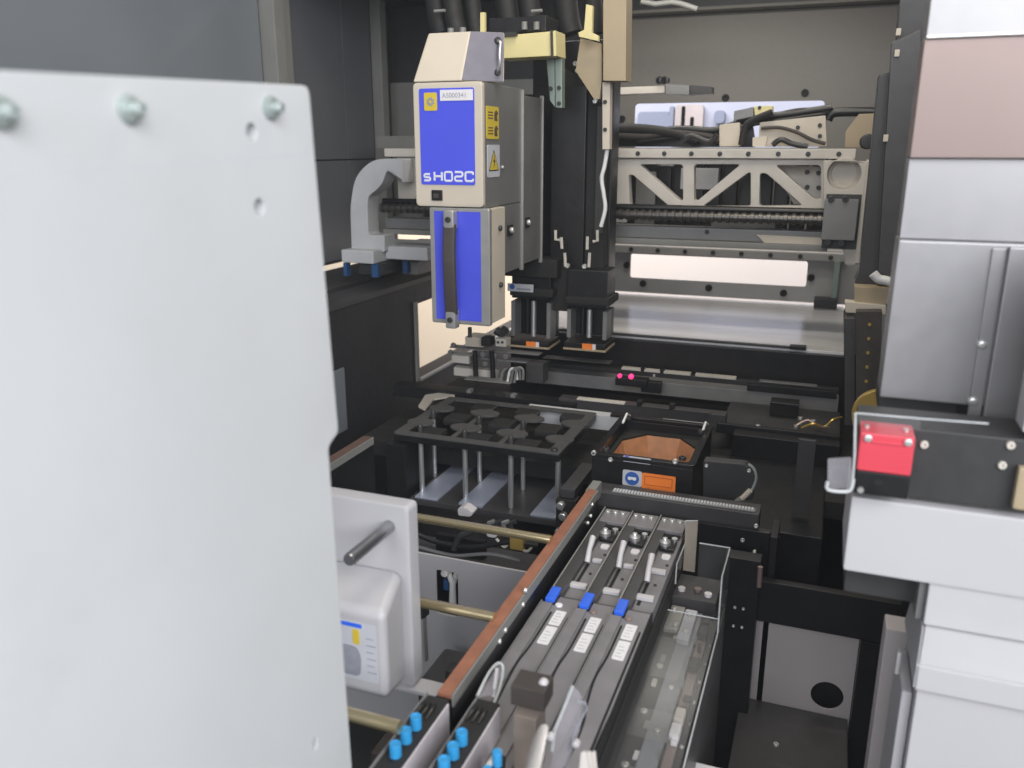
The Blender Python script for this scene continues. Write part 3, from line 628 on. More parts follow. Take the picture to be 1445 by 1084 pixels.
fplate('hook', [(827, 6), (836, 8), (835, 46), (844, 50), (844, 58), (817, 52), (816, 46), (824, 42)], 1.66, 0.012, 'yellowcream', t, bev=.001)
t = thing('sensor_strip', 'narrow cream sensor strip with screws above the white cable', 'sensor', at(855, 212, Y=1.70))
o = fplate('strip', [(850, 116), (861, 116), (860, 211), (850, 211)], 1.70, 0.02, 'cream', t, 0.001, bev=.001)
for py in (144, 183): screw(at(854, py, Y=1.70), FRONT, .004, o, 'dark')
tag(tube('white_cable', A([(857, 211), (853, 235), (849, 252), (852, 275), (854, 295), (848, 320)], 1.71), .0042, 'cable', None, 10, smooth=6), 'thin white cable hanging from the cream sensor strip', 'cable')
tag(tube('sensor_tab', A([(682, 18), (682, 47)], 1.55), [.006, .006], 'yellowcream', None, 4), 'small yellow tab standing behind the head cap', 'tab')
# black hoses at the top
for i, (a, b, r_, y_) in enumerate([(618, 624, .030, 1.62), (640, 646, .026, 1.60), (668, 672, .022, 1.63), (716, 722, .030, 1.68), (748, 752, .028, 1.68), (800, 806, .034, 1.80), (838, 840, .026, 1.78)]):
    lb = ['black hose rising from above the head cap, leftmost', 'black hose above the head cap, second from left', 'black hose rising behind the small yellow tab', 'black hose above the left part of the yellow block', 'black hose above the right part of the yellow block', 'thick black hose left of the tan hook', 'black hose beside the tall leg of the tan bracket'][i]
    tag(tube('hose', A([(b, 48), (a, 20), (a - 4, -40), (a - 2, -180)], y_), r_ * .72, 'blackmatte', None, 14, smooth=4), lb, 'hose', 'black hoses above the head')
t = thing('hose_manifold', 'dark manifold block with pale fittings over the yellow block', 'manifold', at(750, 45, Y=1.68))
fbox('manifold', 690, 26, 770, 44, 1.64, .08, 'black', t, .002)
for px in (740, 757): tube('fitting', A([(px, 42), (px, 31)], 1.635), .006, 'framegrey', t)
for px in (623, 760): tube('hose_clamp', A([(px - 10, 16), (px + 5, 15)], 1.58), .003, 'framegrey', t)

# =================================================================== RIGHT: DARK CABLE DUCT, SIDE FRAME
t = thing('cable_duct', 'tall black cable duct right of the gantry', 'duct', (0.08, 1.6, 1.2))
fplate('duct_face', [(1240, 105), (1262, 100), (1270, 0), (1330, -40), (1330, 430), (1205, 400), (1212, 385)], 1.62, 0.06, 'dark', t, .004, bev=.002)
fplate('duct_cover', [(1258, 60), (1300, 40), (1300, 420), (1238, 400)], 1.60, 0.018, 'feederdark', t, .004, bev=.002)
for px, py in [(1268, 45), (1266, 75), (1250, 195)]: fbox('duct_clip', px - 3, py - 5, px + 3, py + 5, 1.595, .005, 'cream', t, .001)
t = thing('gantry_end_block', 'grey brown block with white strip at the gantry right foot', 'block', at(1225, 445, Y=1.58))
fplate('block', [(1206, 405), (1262, 408), (1262, 430), (1206, 428)], 1.58, .05, 'tan', t, .002, bev=.001)
fplate('white_strip', [(1192, 426), (1250, 431), (1250, 444), (1193, 441)], 1.57, .03, 'cream', t, .002, bev=.001)
tube('wiring', A([(1232, 386), (1240, 394), (1250, 396), (1262, 400)], 1.57), .008, 'cable', t, smooth=4)
t = thing('right_guide_rail', 'dark upright guide rail with rows of small holes, right of deck', 'rail', at(1220, 600, Y=1.52))
fplate('rail_face', [(1208, 440), (1245, 440), (1240, 600), (1208, 600)], 1.52, .03, 'rubber', t, .001)
fplate('rail_side', [(1192, 450), (1206, 450), (1206, 600), (1192, 600)], 1.54, .05, 'feederdark', t, .001)
for i in range(7): screw(at(1227 - i * 1.2, 458 + i * 20, Y=1.52), FRONT, .0028, t, 'brass')
tag(plate('orange_disc', circ(*(lambda p: (p.x, p.z))(at(1243, 588, Y=1.35)), .042, 32), [], 'Y', 1.35, 1.362, 'brass', None, .001), 'amber round disc partly hidden behind the red switch', 'disc')
struct(box('right_wall', 0.42, 0.44, 0.6, 2.6, 0.58, 1.95, 'dark', bev=0))
struct(box('right_side_frame', 0.105, 0.42, 1.45, 2.5, 0.58, 1.20, 'black', bev=.002))

# =================================================================== CONVEYOR RAILS AND SMALL MECHANISMS
def rail(label, xa, xb, y0, y1, z1, h, m='midgrey', blocks=(), cl='rail'):
    t = thing('conveyor_rail', label, 'conveyor rail', ((xa + xb) / 2, y0, z1 - h), 'conveyor rails')
    box('beam', xa, xb, y0, y1, z1 - h, z1, m, t, .0015)
    for (a, b, dz, mm) in blocks: box('wear_strip' if mm != 'black' else 'clip', a, b, y0 - .004, y0 + .012, z1 + .0005, z1 + dz, mm, t, .001)
    return t
rail('dark conveyor rail just below the polished deck, with pale strips', -0.70, 0.045, 1.865, 1.885, 1.000, .02, 'dark', [(-0.43, -0.27, .006, 'casting'), (-0.26, -0.17, .006, 'casting'), (-0.385, -0.375, .010, 'black'), (-0.34, -0.33, .010, 'black'), (-.12, .0, .004, 'midgrey')])
rail('long grey conveyor rail behind the two red lights', -0.62, 0.045, 1.80, 1.84, 0.996, .03, 'midgrey', [(-.14, .04, .016, 'black')])
rail('grey conveyor rail with pale strip behind the copper lit box', -0.50, -0.16, 1.60, 1.63, 0.998, .03, 'feederdark', [(-.46, -.36, .004, 'casting'), (-.36, -.19, .003, 'feederdark'), (-.335, -.325, .012, 'black'), (-.27, -.26, .012, 'black')])
rail('pale notched conveyor rail between tray and copper lit box', -0.545, -0.19, 1.525, 1.55, 0.995, .03, 'castwhite', [(-.37, -.27, .006, 'black')])
rail('black round-nosed conveyor rail behind the tray', -0.88, -0.46, 1.585, 1.625, 0.992, .025, 'black', [(-.60, -.59, .008, 'midgrey'), (-.70, -.69, .008, 'midgrey')])
t = thing('board_stage', 'black board stage plate with small parts left of the guide rail', 'stage', (-.05, 1.6, .97))
box('stage_plate', -.17, .05, 1.60, 1.78, .965, .975, 'dark', t, .002)
box('stage_rim', -.175, .05, 1.588, 1.599, .965, .985, 'black', t, .002)
box('stage_block', -.085, -.03, 1.70, 1.74, .976, 1.005, 'blackgloss', t, .002)
for x, y in [(-.025, 1.70), (.0, 1.69), (-.03, 1.645), (-.15, 1.60), (-.10, 1.62)]: screw((x, y, .976), UP, .005, t)
tube('gold_wire', [(-.02, 1.63, .98), (.0, 1.625, .992), (.02, 1.635, .985), (.035, 1.64, 1.0), (.05, 1.66, 1.0)], .0025, 'brass', t, 6, smooth=4)
tube('gold_wire', [(-.03, 1.64, .98), (-.01, 1.65, .99), (.01, 1.64, .982), (.03, 1.62, .99)], .003, 'pinkmetal_and_reflection', t, 6, smooth=4)
t = thing('light_sensor', 'black sensor block with two glowing red lights', 'sensor', at(885, 548, Y=1.745))
fbox('sensor_body', 868, 533, 912, 548, 1.745, .03, 'black', t, .002)
fbox('sensor_bracket', 905, 538, 932, 556, 1.76, .02, 'black', t, .002)
for px, py, a in [(875, 530, 3), (891, 531, 4)]:
    p = at(px, py, Y=1.743); lathe('red_light', [(.0045 + .001 * (a - 3), 0), (.0045 + .001 * (a - 3), .005), (.002, .008)], p, FRONT, 'led', t, 12)
screw(at(923, 530, Y=1.745), FRONT, .003, t)
# board stopper under the head
t = thing('board_stopper', 'greyish stopper mechanism with beige block under the head', 'mechanism', at(690, 540, Y=1.70))
fbox('beige_block', 656, 475, 682, 491, 1.70, .05, 'cream', t, .002)
fbox('black_knob', 678, 476, 692, 490, 1.68, .03, 'blackmatte', t, .004)
fbox('connector', 699, 478, 714, 490, 1.69, .03, 'casting', t, .002)
for px in (703, 709): screw(at(px, 483, Y=1.69), FRONT, .003, t, 'dark')
tube('coil', A([(700, 466), (708, 470), (714, 464)], 1.71), .010, 'dark', t, smooth=3)
fbox('slide_bar', 634, 491, 760, 501, 1.70, .03, 'midgrey', t, .002)
fbox('lower_bar', 650, 502, 770, 516, 1.71, .03, 'midgrey', t, .002)
fbox('end_body', 637, 501, 662, 514, 1.69, .04, 'casting', t, .002)
for px, py in [(640, 487), (636, 497), (662, 507), (682, 500), (698, 502), (714, 503), (685, 513)]: screw(at(px, py, Y=1.695), FRONT, .006, t, 'midgrey')
for px in (670, 694): tube('post', A([(px, 495), (px + 2, 538)], 1.69), .006, 'black', t)
fbox('base_plate', 640, 518, 700, 536, 1.71, .02, 'casting', t, .002)
fbox('white_foot', 655, 536, 720, 541, 1.66, .03, 'framegrey', t, .001)
for k in range(5): tube('wire', A([(706 + k * 5, 540), (710 + k * 5, 524 - k), (718 + k * 5, 522), (722 + k * 4, 536)], 1.68 - k * .004), .0028, ['framegrey', 'dark', 'cable', 'midgrey', 'framegrey'][k], t, 6, smooth=4)
fbox('grey_housing', 742, 512, 766, 542, 1.69, .04, 'feederdark', t, .002)
fbox('long_housing', 766, 505, 860, 514, 1.72, .03, 'feederdark', t, .002)
tag(plate('belt_guide', rpoly([tuple(at(a, b, Z=.985))[:2] for a, b in [(590, 573), (600, 557), (640, 551), (642, 558), (612, 563), (600, 578)]], .003), [], 'Z', .981, .985, 'cream', None, .001), 'pale bent guide strip at the left end of the black rail', 'guide')

# =================================================================== PIN TRAY
TX0, TX1, TY0, TY1, TZ = -0.714, -0.397, 1.28, 1.524, 1.0
t = thing('pin_tray', 'black cut-out support tray standing on bright steel posts', 'support tray', (-.555, 1.40, .87))
w3 = (TX1 - TX0 - .050) / 3; holes = []
for i in range(3):
    x0 = TX0 + .022 + i * (w3 + .003); holes.append(rrect(x0, x0 + w3, TY0 + .016, TY1 - .018, .006))
top = plate('tray_top', rrect(TX0, TX1, TY0, TY1, .006), holes, 'Z', TZ - .004, TZ, 'tray', t, .0008)
for i in (1, 2):
    xr = TX0 + .022 + i * (w3 + .003) - .0015
    box('tray_rib', xr - .005, xr + .005, TY0 + .012, TY1 - .012, TZ - .0035, TZ + .0004, 'tray', t, .0005)
    for yy in (TY0 + .072, TY0 + .165): plate('round_pad', [(xr + .030 * cos(a * pi / 12), yy + .020 * sin(a * pi / 12)) for a in range(24)], [], 'Z', TZ - .003, TZ + .0008, 'tray', t, .0005)
for xr in (TX0 + .020, TX1 - .022):
    for yy in (TY0 + .072, TY0 + .165): plate('round_pad', [(xr + .026 * cos(a * pi / 12), yy + .020 * sin(a * pi / 12)) for a in range(24)], [], 'Z', TZ - .003, TZ + .0008, 'tray', t, .0005)
for i in range(3):
    x0 = TX0 + .022 + i * (w3 + .003); 
    for (dx, y0_, y1_) in [(.030, TY0 + .10, TY0 + .145), (.02, TY0 + .02, TY0 + .05), (.05, TY0 + .19, TY0 + .22)]:
        box('black_pad', x0 + dx, x0 + dx + .045, y0_, y1_, TZ - .012, TZ - .0042 + .006, 'blackmatte', t, .004)
for z0, z1, yy in [(TZ - .016, TZ - .0042, TY0 + .001)]:
    box('tray_skirt', TX0 + .001, TX1 - .001, yy, yy + .006, z0, z1, 'black', t, .001)
box('tray_skirt', TX1 - .008, TX1 - .001, TY0 + .0075, TY1, TZ - .016, TZ - .0042, 'black', t, .001)
box('tray_skirt', TX0 + .001, TX0 + .008, TY0 + .0075, TY1, TZ - .016, TZ - .0042, 'black', t, .001)
ZBp = 0.878
pf = [at(px, 700, Y=1.30).x for px in (596, 657, 721, 787)]; pb = [at(px, 682, Y=1.385).x for px in (614, 677, 738)]
for x in pf: tube('post', [(x, 1.300, ZBp), (x, 1.300, TZ - .016)], .0048, 'steel', t, 14)
for x in pb: tube('post', [(x, 1.385, ZBp), (x, 1.385, TZ - .005)], .0044, 'steel', t, 14)
for x in pf[:3] + pb: lathe('post_tip', [(.005, 0), (.005, .012), (.003, .016)], (x, 1.30 if x in pf else 1.385, TZ - .002), UP, 'dark', t, 12)
box('lower_plate', TX0 + .03, TX1 + .0, 1.275, 1.50, ZBp - .012, ZBp - .0005, 'feederdark', t, .002)
for xa in (pf[0], pf[1], (pf[2] + pf[3]) / 2 + .005):
    box('reflection_strip', xa - .004, xa + .042, 1.277, 1.47, ZBp, ZBp + .004, 'reflectblue', t, .0008)  # reflections on the lower plate, built as pale bars
box('side_plate', TX0 - .012, TX0 + .028, 1.27, 1.50, .86, TZ - .02, 'black', t, .002)
screw((TX1 - .012, TY0 + .010, TZ), UP, .006, t, 'dark')
tag(fplate('wedge_block', [(645, 645), (652, 640), (672, 655), (672, 658), (656, 668), (646, 664)], 1.45, .03, 'cream', None, .001), 'cream wedge-shaped block standing behind the tray posts', 'block')
tag(fplate('grey_clip', [(700, 640), (712, 638), (718, 650), (708, 658)], 1.47, .02, 'framegrey', None, .001), 'small grey clip hanging under the tray middle', 'clip')
# linear slide at the right of the tray
t = thing('slide_unit', 'small dark linear slide with silver screws between tray and rail', 'slide', at(810, 690, Y=1.24))
box('slide_rail', -.374, -.350, 1.215, 1.34, .950, .966, 'feederdark', t, .002)
box('slide_body', -.380, -.346, 1.21, 1.235, .88, .949, 'blackmatte', t, .002)
for x, z in [(-.370, .940), (-.366, .922), (-.356, .905), (-.372, .893)]: lathe('silver_button', [(.007, 0), (.007, .008), (.005, .010)], (x, 1.2095, z), FRONT, 'steel', t, 12)

# =================================================================== COPPER LINED LIGHT BOX
BX0, BX1, BY0, BY1, BZ = -.316, -.160, 1.188, 1.392, 1.045
t = thing('light_box', 'black square light box lined with copper colour, stickers on front', 'light box', (-.238, 1.28, .90))
fr_ = box('front_wall', BX0, BX1, BY0, BY0 + .008, .90, BZ - .007, 'black', t, .002)
box('back_wall', BX0, BX1, BY1 - .008, BY1, .90, BZ - .007, 'black', t, .002)
box('side_wall', BX0, BX0 + .008, BY0 + .0085, BY1 - .0085, .90, BZ - .007, 'black', t, .001)
box('side_wall', BX1 - .008, BX1, BY0 + .0085, BY1 - .0085, .90, BZ - .007, 'black', t, .001)
mx_, my_ = (BX0 + BX1) / 2, (BY0 + BY1) / 2
def octo(rx, ry, k=.45): return [(mx_ + sx * rx * (1 if i else k), my_ + sy * ry * (k if i else 1)) for sx, sy, i in [(1, -1, 1), (1, 1, 1), (1, 1, 0), (-1, 1, 0), (-1, 1, 1), (-1, -1, 1), (-1, -1, 0), (1, -1, 0)]]
plate('inner_shelf', rrect(BX0 + .009, BX1 - .009, BY0 + .009, BY1 - .009, .002), [octo(.062, .080)], 'Z', BZ - .025, BZ - .022, 'blackmatte', t)
plate('top_rim', rrect(BX0 - .002, BX1 + .002, BY0 - .003, BY1 + .002, .008), [rrect(BX0 + .009, BX1 - .009, BY0 + .010, BY1 - .010, .006)], 'Z', BZ - .006, BZ, 'blackgloss', t, .001)
O1, O2 = octo(.062, .080), octo(.046, .060)
for i in range(8):
    a, b, c, d = O1[i], O1[(i + 1) % 8], O2[(i + 1) % 8], O2[i]
    bm = bmesh.new(); vv = [bm.verts.new((*a, BZ - .0255)), bm.verts.new((*b, BZ - .0255)), bm.verts.new((*c, BZ - .080)), bm.verts.new((*d, BZ - .080))]; bm.faces.new(vv)
    bmesh.ops.solidify(bm, geom=list(bm.faces), thickness=.001); link(finish(bm, 'copper_facet'), 'copper_facet', 'copper', t)
box('inner_floor', mx_ - .05, mx_ + .05, my_ - .062, my_ + .062, BZ - .087, BZ - .081, 'rubber', t, 0)
lathe('lens', [(.022, 0), (.022, .006), (.015, .008)], (mx_, my_, BZ - .0805), UP, 'blackgloss', t)
for x, y in [(BX0 + .014, BY1 - .02), (BX1 - .012, BY1 - .05), (BX0 + .018, BY0 + .018), (BX1 - .02, BY0 + .02)]: screw((x, y, BZ), UP, .0055, t, 'dark')
for x in (BX0 + .012, BX1 - .010): tube('corner_wire', [(x, BY1 - .05, BZ + .001), (x + .002, BY1 - .03, BZ + .012), (x + .003, BY1 - .012, BZ + .003)], .0022, 'cable', t, 6)
def lab(a, b, c, d): return fr(a, b, c, d, BY0 - .001)
x0, x1, z0, z1 = lab(879.5, 643, 918, 656)
o = plate('white_sticker', rrect(x0, x1, z0, z1, .0015), [], 'Y', BY0 - .0012, BY0 + .0005, 'labelgrey', fr_)
plate('printed_mark', circ(x0 + .0058, (z0 + z1) / 2 + .003, .0035, 12), [], 'Y', BY0 - .0017, BY0 - .0012, 'inkpurple', o)
x0, x1, z0, z1 = lab(879, 662.5, 905, 688)
o = plate('round_sign_sticker', rrect(x0, x1, z0, z1, .003), [], 'Y', BY0 - .0012, BY0 + .0005, 'labelgrey', fr_)
cx, cz = (x0 + x1) / 2, (z0 + z1) / 2
plate('printed_disc', circ(cx, cz, .0108, 28), [], 'Y', BY0 - .0017, BY0 - .0012, 'inkblue', o)
plate('printed_goggles', rpoly([(cx - .0065, cz + .0025), (cx + .0065, cz + .0025), (cx + .0065, cz - .002), (cx + .003, cz - .003), (cx, cz - .001), (cx - .003, cz - .003), (cx - .0065, cz - .002)], .001), [], 'Y', BY0 - .0021, BY0 - .0017, 'label', o)
x0, x1, z0, z1 = lab(906, 667, 952, 703)
o = plate('orange_sticker', rrect(x0, x1, z0, z1, .003), [], 'Y', BY0 - .0012, BY0 + .0005, 'orange', fr_)
a, b, c, d = x0 + .004, x1 - .0045, z1 - .019, z1 - .004
plate('printed_frame', rrect(a, b, c, d, .001), [rrect(a + .0011, b - .0011, c + .0011, d - .0011, .0006)], 'Y', BY0 - .0017, BY0 - .0012, 'orangedark', o)
for i in range(3): box('printed_mark', x0 + .006 + i * .004, x0 + .008 + i * .004, BY0 - .0017, BY0 - .0012, z0 + .003, z0 + .008 + (i == 1) * .003, 'orangedark', o, 0)
for px, py in [(862, 648), (953, 651), (838, 639)]: screw(at(px, py, Y=BY0), FRONT, .0042, fr_)

# grey sensor cover with cable, right of the light box
t = thing('sensor_cover', 'dark grey rounded cover plate with a looping cable, beside light box', 'cover', at(1030, 705, Y=1.21))
o = fplate('cover_plate', [(992, 650, .004), (1056, 656, .02), (1066, 672, .02), (1062, 706, .004), (992, 706, .004)], 1.21, .02, 'dark', t, bev=.0015)
for px, py in [(997, 657), (1057, 664)]: screw(at(px, py, Y=1.21), FRONT, .003, o)
tube('cable', A([(1056, 655), (1064, 662), (1067, 675), (1062, 690), (1056, 696)], 1.205), .0022, 'greenzinc', t, 6, smooth=4)
tube('cable_sleeve', A([(1059, 692), (1047, 704)], 1.203), .0042, 'cream', t)
tube('cable_plug', A([(1046, 704), (1040, 709)], 1.203), .005, 'framegrey', t)
t = thing('black_ducting', 'black boxed ducting right of the light box under the stage', 'duct', (-.03, 1.3, .60))
box('box_body', -.145, .03, 1.24, 1.55, .60, .935, 'black', t, .003)
box('lid_panel', -.10, -.03, 1.232, 1.2395, .885, .93, 'blackgloss', t, .001)
box('rear_block', -.14, .05, 1.552, 1.586, .90, .978, 'black', t, .002)
x0, x1, z0, z1 = fr(1127, 620, 1152, 680, 1.30)
tag(box('upright_tab', x0, x1 - .006, 1.30, 1.308, .94, z1, 'feederdark', None, .001), 'dark grey upright tab on the black ducting', 'tab')

# =================================================================== FEEDER BANK: FRONT BAR, RAIL, RODS
t = thing('front_bar', 'dark crossbar with pale toothed strip behind the feeders', 'crossbar', (-.18, 1.14, .80))
box('bar', -.305, -.058, 1.132, 1.170, .972, 1.006, 'feederdark', t, .002)
L = []
for i in range(46): 
    x = -.268 + i * .0044; L.append((x, x + .003, 1.1375, 1.1455, 1.0062, 1.0098))
boxes('strip_teeth', L, 'castwhite', t, 0)['kind'] = 'stuff'
box('strip_base', -.270, -.064, 1.136, 1.147, 1.0062, 1.0080, 'framegrey', t, .0005)
ap = box('apron', -.300, -.040, 1.122, 1.131, .74, .985, 'black', t, .002)
for px, py in [(1067, 742), (1048, 762), (1064, 780), (833, 702), (830, 722)]: screw(at(px, py, Y=1.122), FRONT, .0032, ap)
box('end_bracket', -.298, -.284, 1.088, 1.131, 1.000, 1.024, 'framegrey', t, .002)
box('side_leg', -.0395, -.030, 1.10, 1.16, .70, .99, 'black', t, .001)

def siderail(name, label, x0, x1, y0, y1, topm, w):
    t = thing(name, label, 'rail', ((x0 + x1) / 2, (y0 + y1) / 2, .80))
    box('top_strip', x0, x1, y0, y1, 1.0225, 1.028, topm, t, .0012)
    box('edge', x1 + .0002, x1 + .0022, y0, y1, 1.015, 1.0275, 'framegrey', t, .0004)
    o = box('web', x0 + .004, x1 + .0015, y0, y1, .84, 1.0222, 'black', t, .001)
    return o
rl_ = siderail('feeder_rail', 'red brown topped rail running beside the feeders', -.2935, -.2800, .588, 1.087, 'brown', 0)
for px, py in [(737, 853), (712, 889), (704, 905), (741, 833), (835, 712), (829, 738), (833, 728)]: screw(at(px, py, X=-.2783), RIGHT, .0028, rl_)
siderail('feeder_rail', 'dull brown topped rail left of the tray, mostly hidden', -.712, -.695, .80, 1.175, 'darkbrown', 0)
for i, (px, py, y_, lb) in enumerate([(775, 752, 0, 'gold coloured round bar below the tray, farthest of three'), (695, 860, 0, 'gold coloured round bar crossing in front of the white panel'), (560, 1008, 0, 'gold coloured round bar nearest the camera, below the white box')]):
    p = at(px, py, X=-.292); z = p.z - (.009 if i < 2 else .012)
    tag(tube('round_bar', [(-.70, p.y, z), (-.2897, p.y, z)], .0056, 'gold', None, 28), lb, 'round bar', 'gold round bars between the rails')
# white panel with a cut-out, underneath
t = thing('lower_panel', 'white sheet panel with rounded cut-out showing clamps, under the bars', 'panel', (-.5, 1.0, .6))
pz = lambda px, py: (at(px, py, Y=1.0).x, at(px, py, Y=1.0).z)
x0, z1 = pz(612, 803); x1, z0 = pz(648, 872)
plate('sheet', [(-.72, .62), (-.305, .62), (-.305, .9265), (-.72, .9265)], [rrect(x0 + .003, x1 - .001, z0, z1, .006)], 'Y', 1.0, 1.004, 'white2', t, .0005)
box('dark_backing', x0 - .02, x1 + .02, 1.05, 1.06, z0 - .03, z1 + .03, 'black', t, 0)
tube('clamp', [(x0 + .013, 1.02, z1 - .008), (x0 + .02, 1.02, z1 - .03), (x0 + .018, 1.02, z0)], .0045, 'cable', t, 8)
tube('clamp', [(x0 + .030, 1.02, z1 - .010), (x0 + .022, 1.02, z1 - .03), (x0 + .022, 1.02, z0)], .004, 'cable', t, 8)
lathe('clamp_head', [(.006, 0), (.006, .008), (.004, .01)], (x0 + .011, 1.02, z1 - .012), FRONT, 'label', t, 10); lathe('clamp_head', [(.006, 0), (.006, .008), (.004, .01)], (x0 + .031, 1.02, z1 - .012), FRONT, 'label', t, 10)
box('blue_part', x0 + .004, x0 + .014, 1.02, 1.03, z1 - .045, z1 - .028, 'tapeblue', t, .003)
# small things below the tray
t = thing('clamp_row', 'dark row of clamps with brass fitting below the far gold bar', 'clamp', (-.45, 1.06, .86))
box('channel', -.68, -.32, 1.04, 1.07, .885, .905, 'dark', t, .002); box('channel', -.68, -.32, 1.10, 1.16, .84, .87, 'feederdark', t, .002)
p = at(730, 768, Y=1.02); box('brass_fitting', p.x - .012, p.x + .008, 1.02, 1.04, p.z - .010, p.z + .012, 'brass', t, .002)
for k in range(4): tube('spring_clip', A([(692 + k * 10, 748), (690 + k * 10, 738), (698 + k * 10, 736)], 1.12), .004, ['midgrey', 'dark', 'steel', 'dark'][k], t, 6)
tag(fplate('plastic_stopper', [(645, 718, .004), (655, 715, .004), (668, 724, .004), (664, 730, .004), (646, 728, .004)], 1.13, .02, 'plasticwhite', None, bev=.002), 'white plastic stopper just above the far gold bar', 'stopper')
tag(fplate('plastic_stopper', [(686, 752, .006), (694, 747, .006), (703, 755, .006), (699, 760, .004), (687, 758, .004)], 1.02, .015, 'plasticwhite', None, bev=.002), 'white plastic stopper just below the far gold bar', 'stopper')
t = thing('grey_fixture', 'dark cast fixture with pale lug on the bay floor', 'fixture', (-.42, .9, .68))
box('fixture_body', -.47, -.36, .88, .97, .66, .80, 'feederdark', t, .006); box('fixture_lug', -.43, -.41, .885, .91, .8005, .825, 'dark', t, .003)
box('fixture_block', -.50, -.44, .80, .87, .64, .74, 'rubber', t, .004)
tube('steel_pin', A([(594, 870), (597, 930)], .90), .008, 'steel', t); tube('pin_knob', A([(590, 850), (592, 866)], .90), .014, 'blackmatte', t)

for lb, pl_, r_, m_ in [('black cable sagging below the far gold bar', [(584, 752), (620, 766), (670, 772), (720, 765), (760, 770)], .004, 'black'),
                         ('grey cable running along the top of the white sheet panel', [(590, 772), (640, 784), (690, 782), (735, 792)], .003, 'midgrey'),
                         ('thin pale wire hooked near the brass fitting', [(700, 760), (712, 772), (722, 764), (742, 778), (752, 770)], .0022, 'casting'),
                         ('dark cable rising beside the clamps', [(640, 775), (648, 758), (660, 752), (672, 744)], .005, 'dark')]:
    tag(tube('cable', A(pl_, 1.03), r_, m_, None, 8, smooth=5), lb, 'cable')

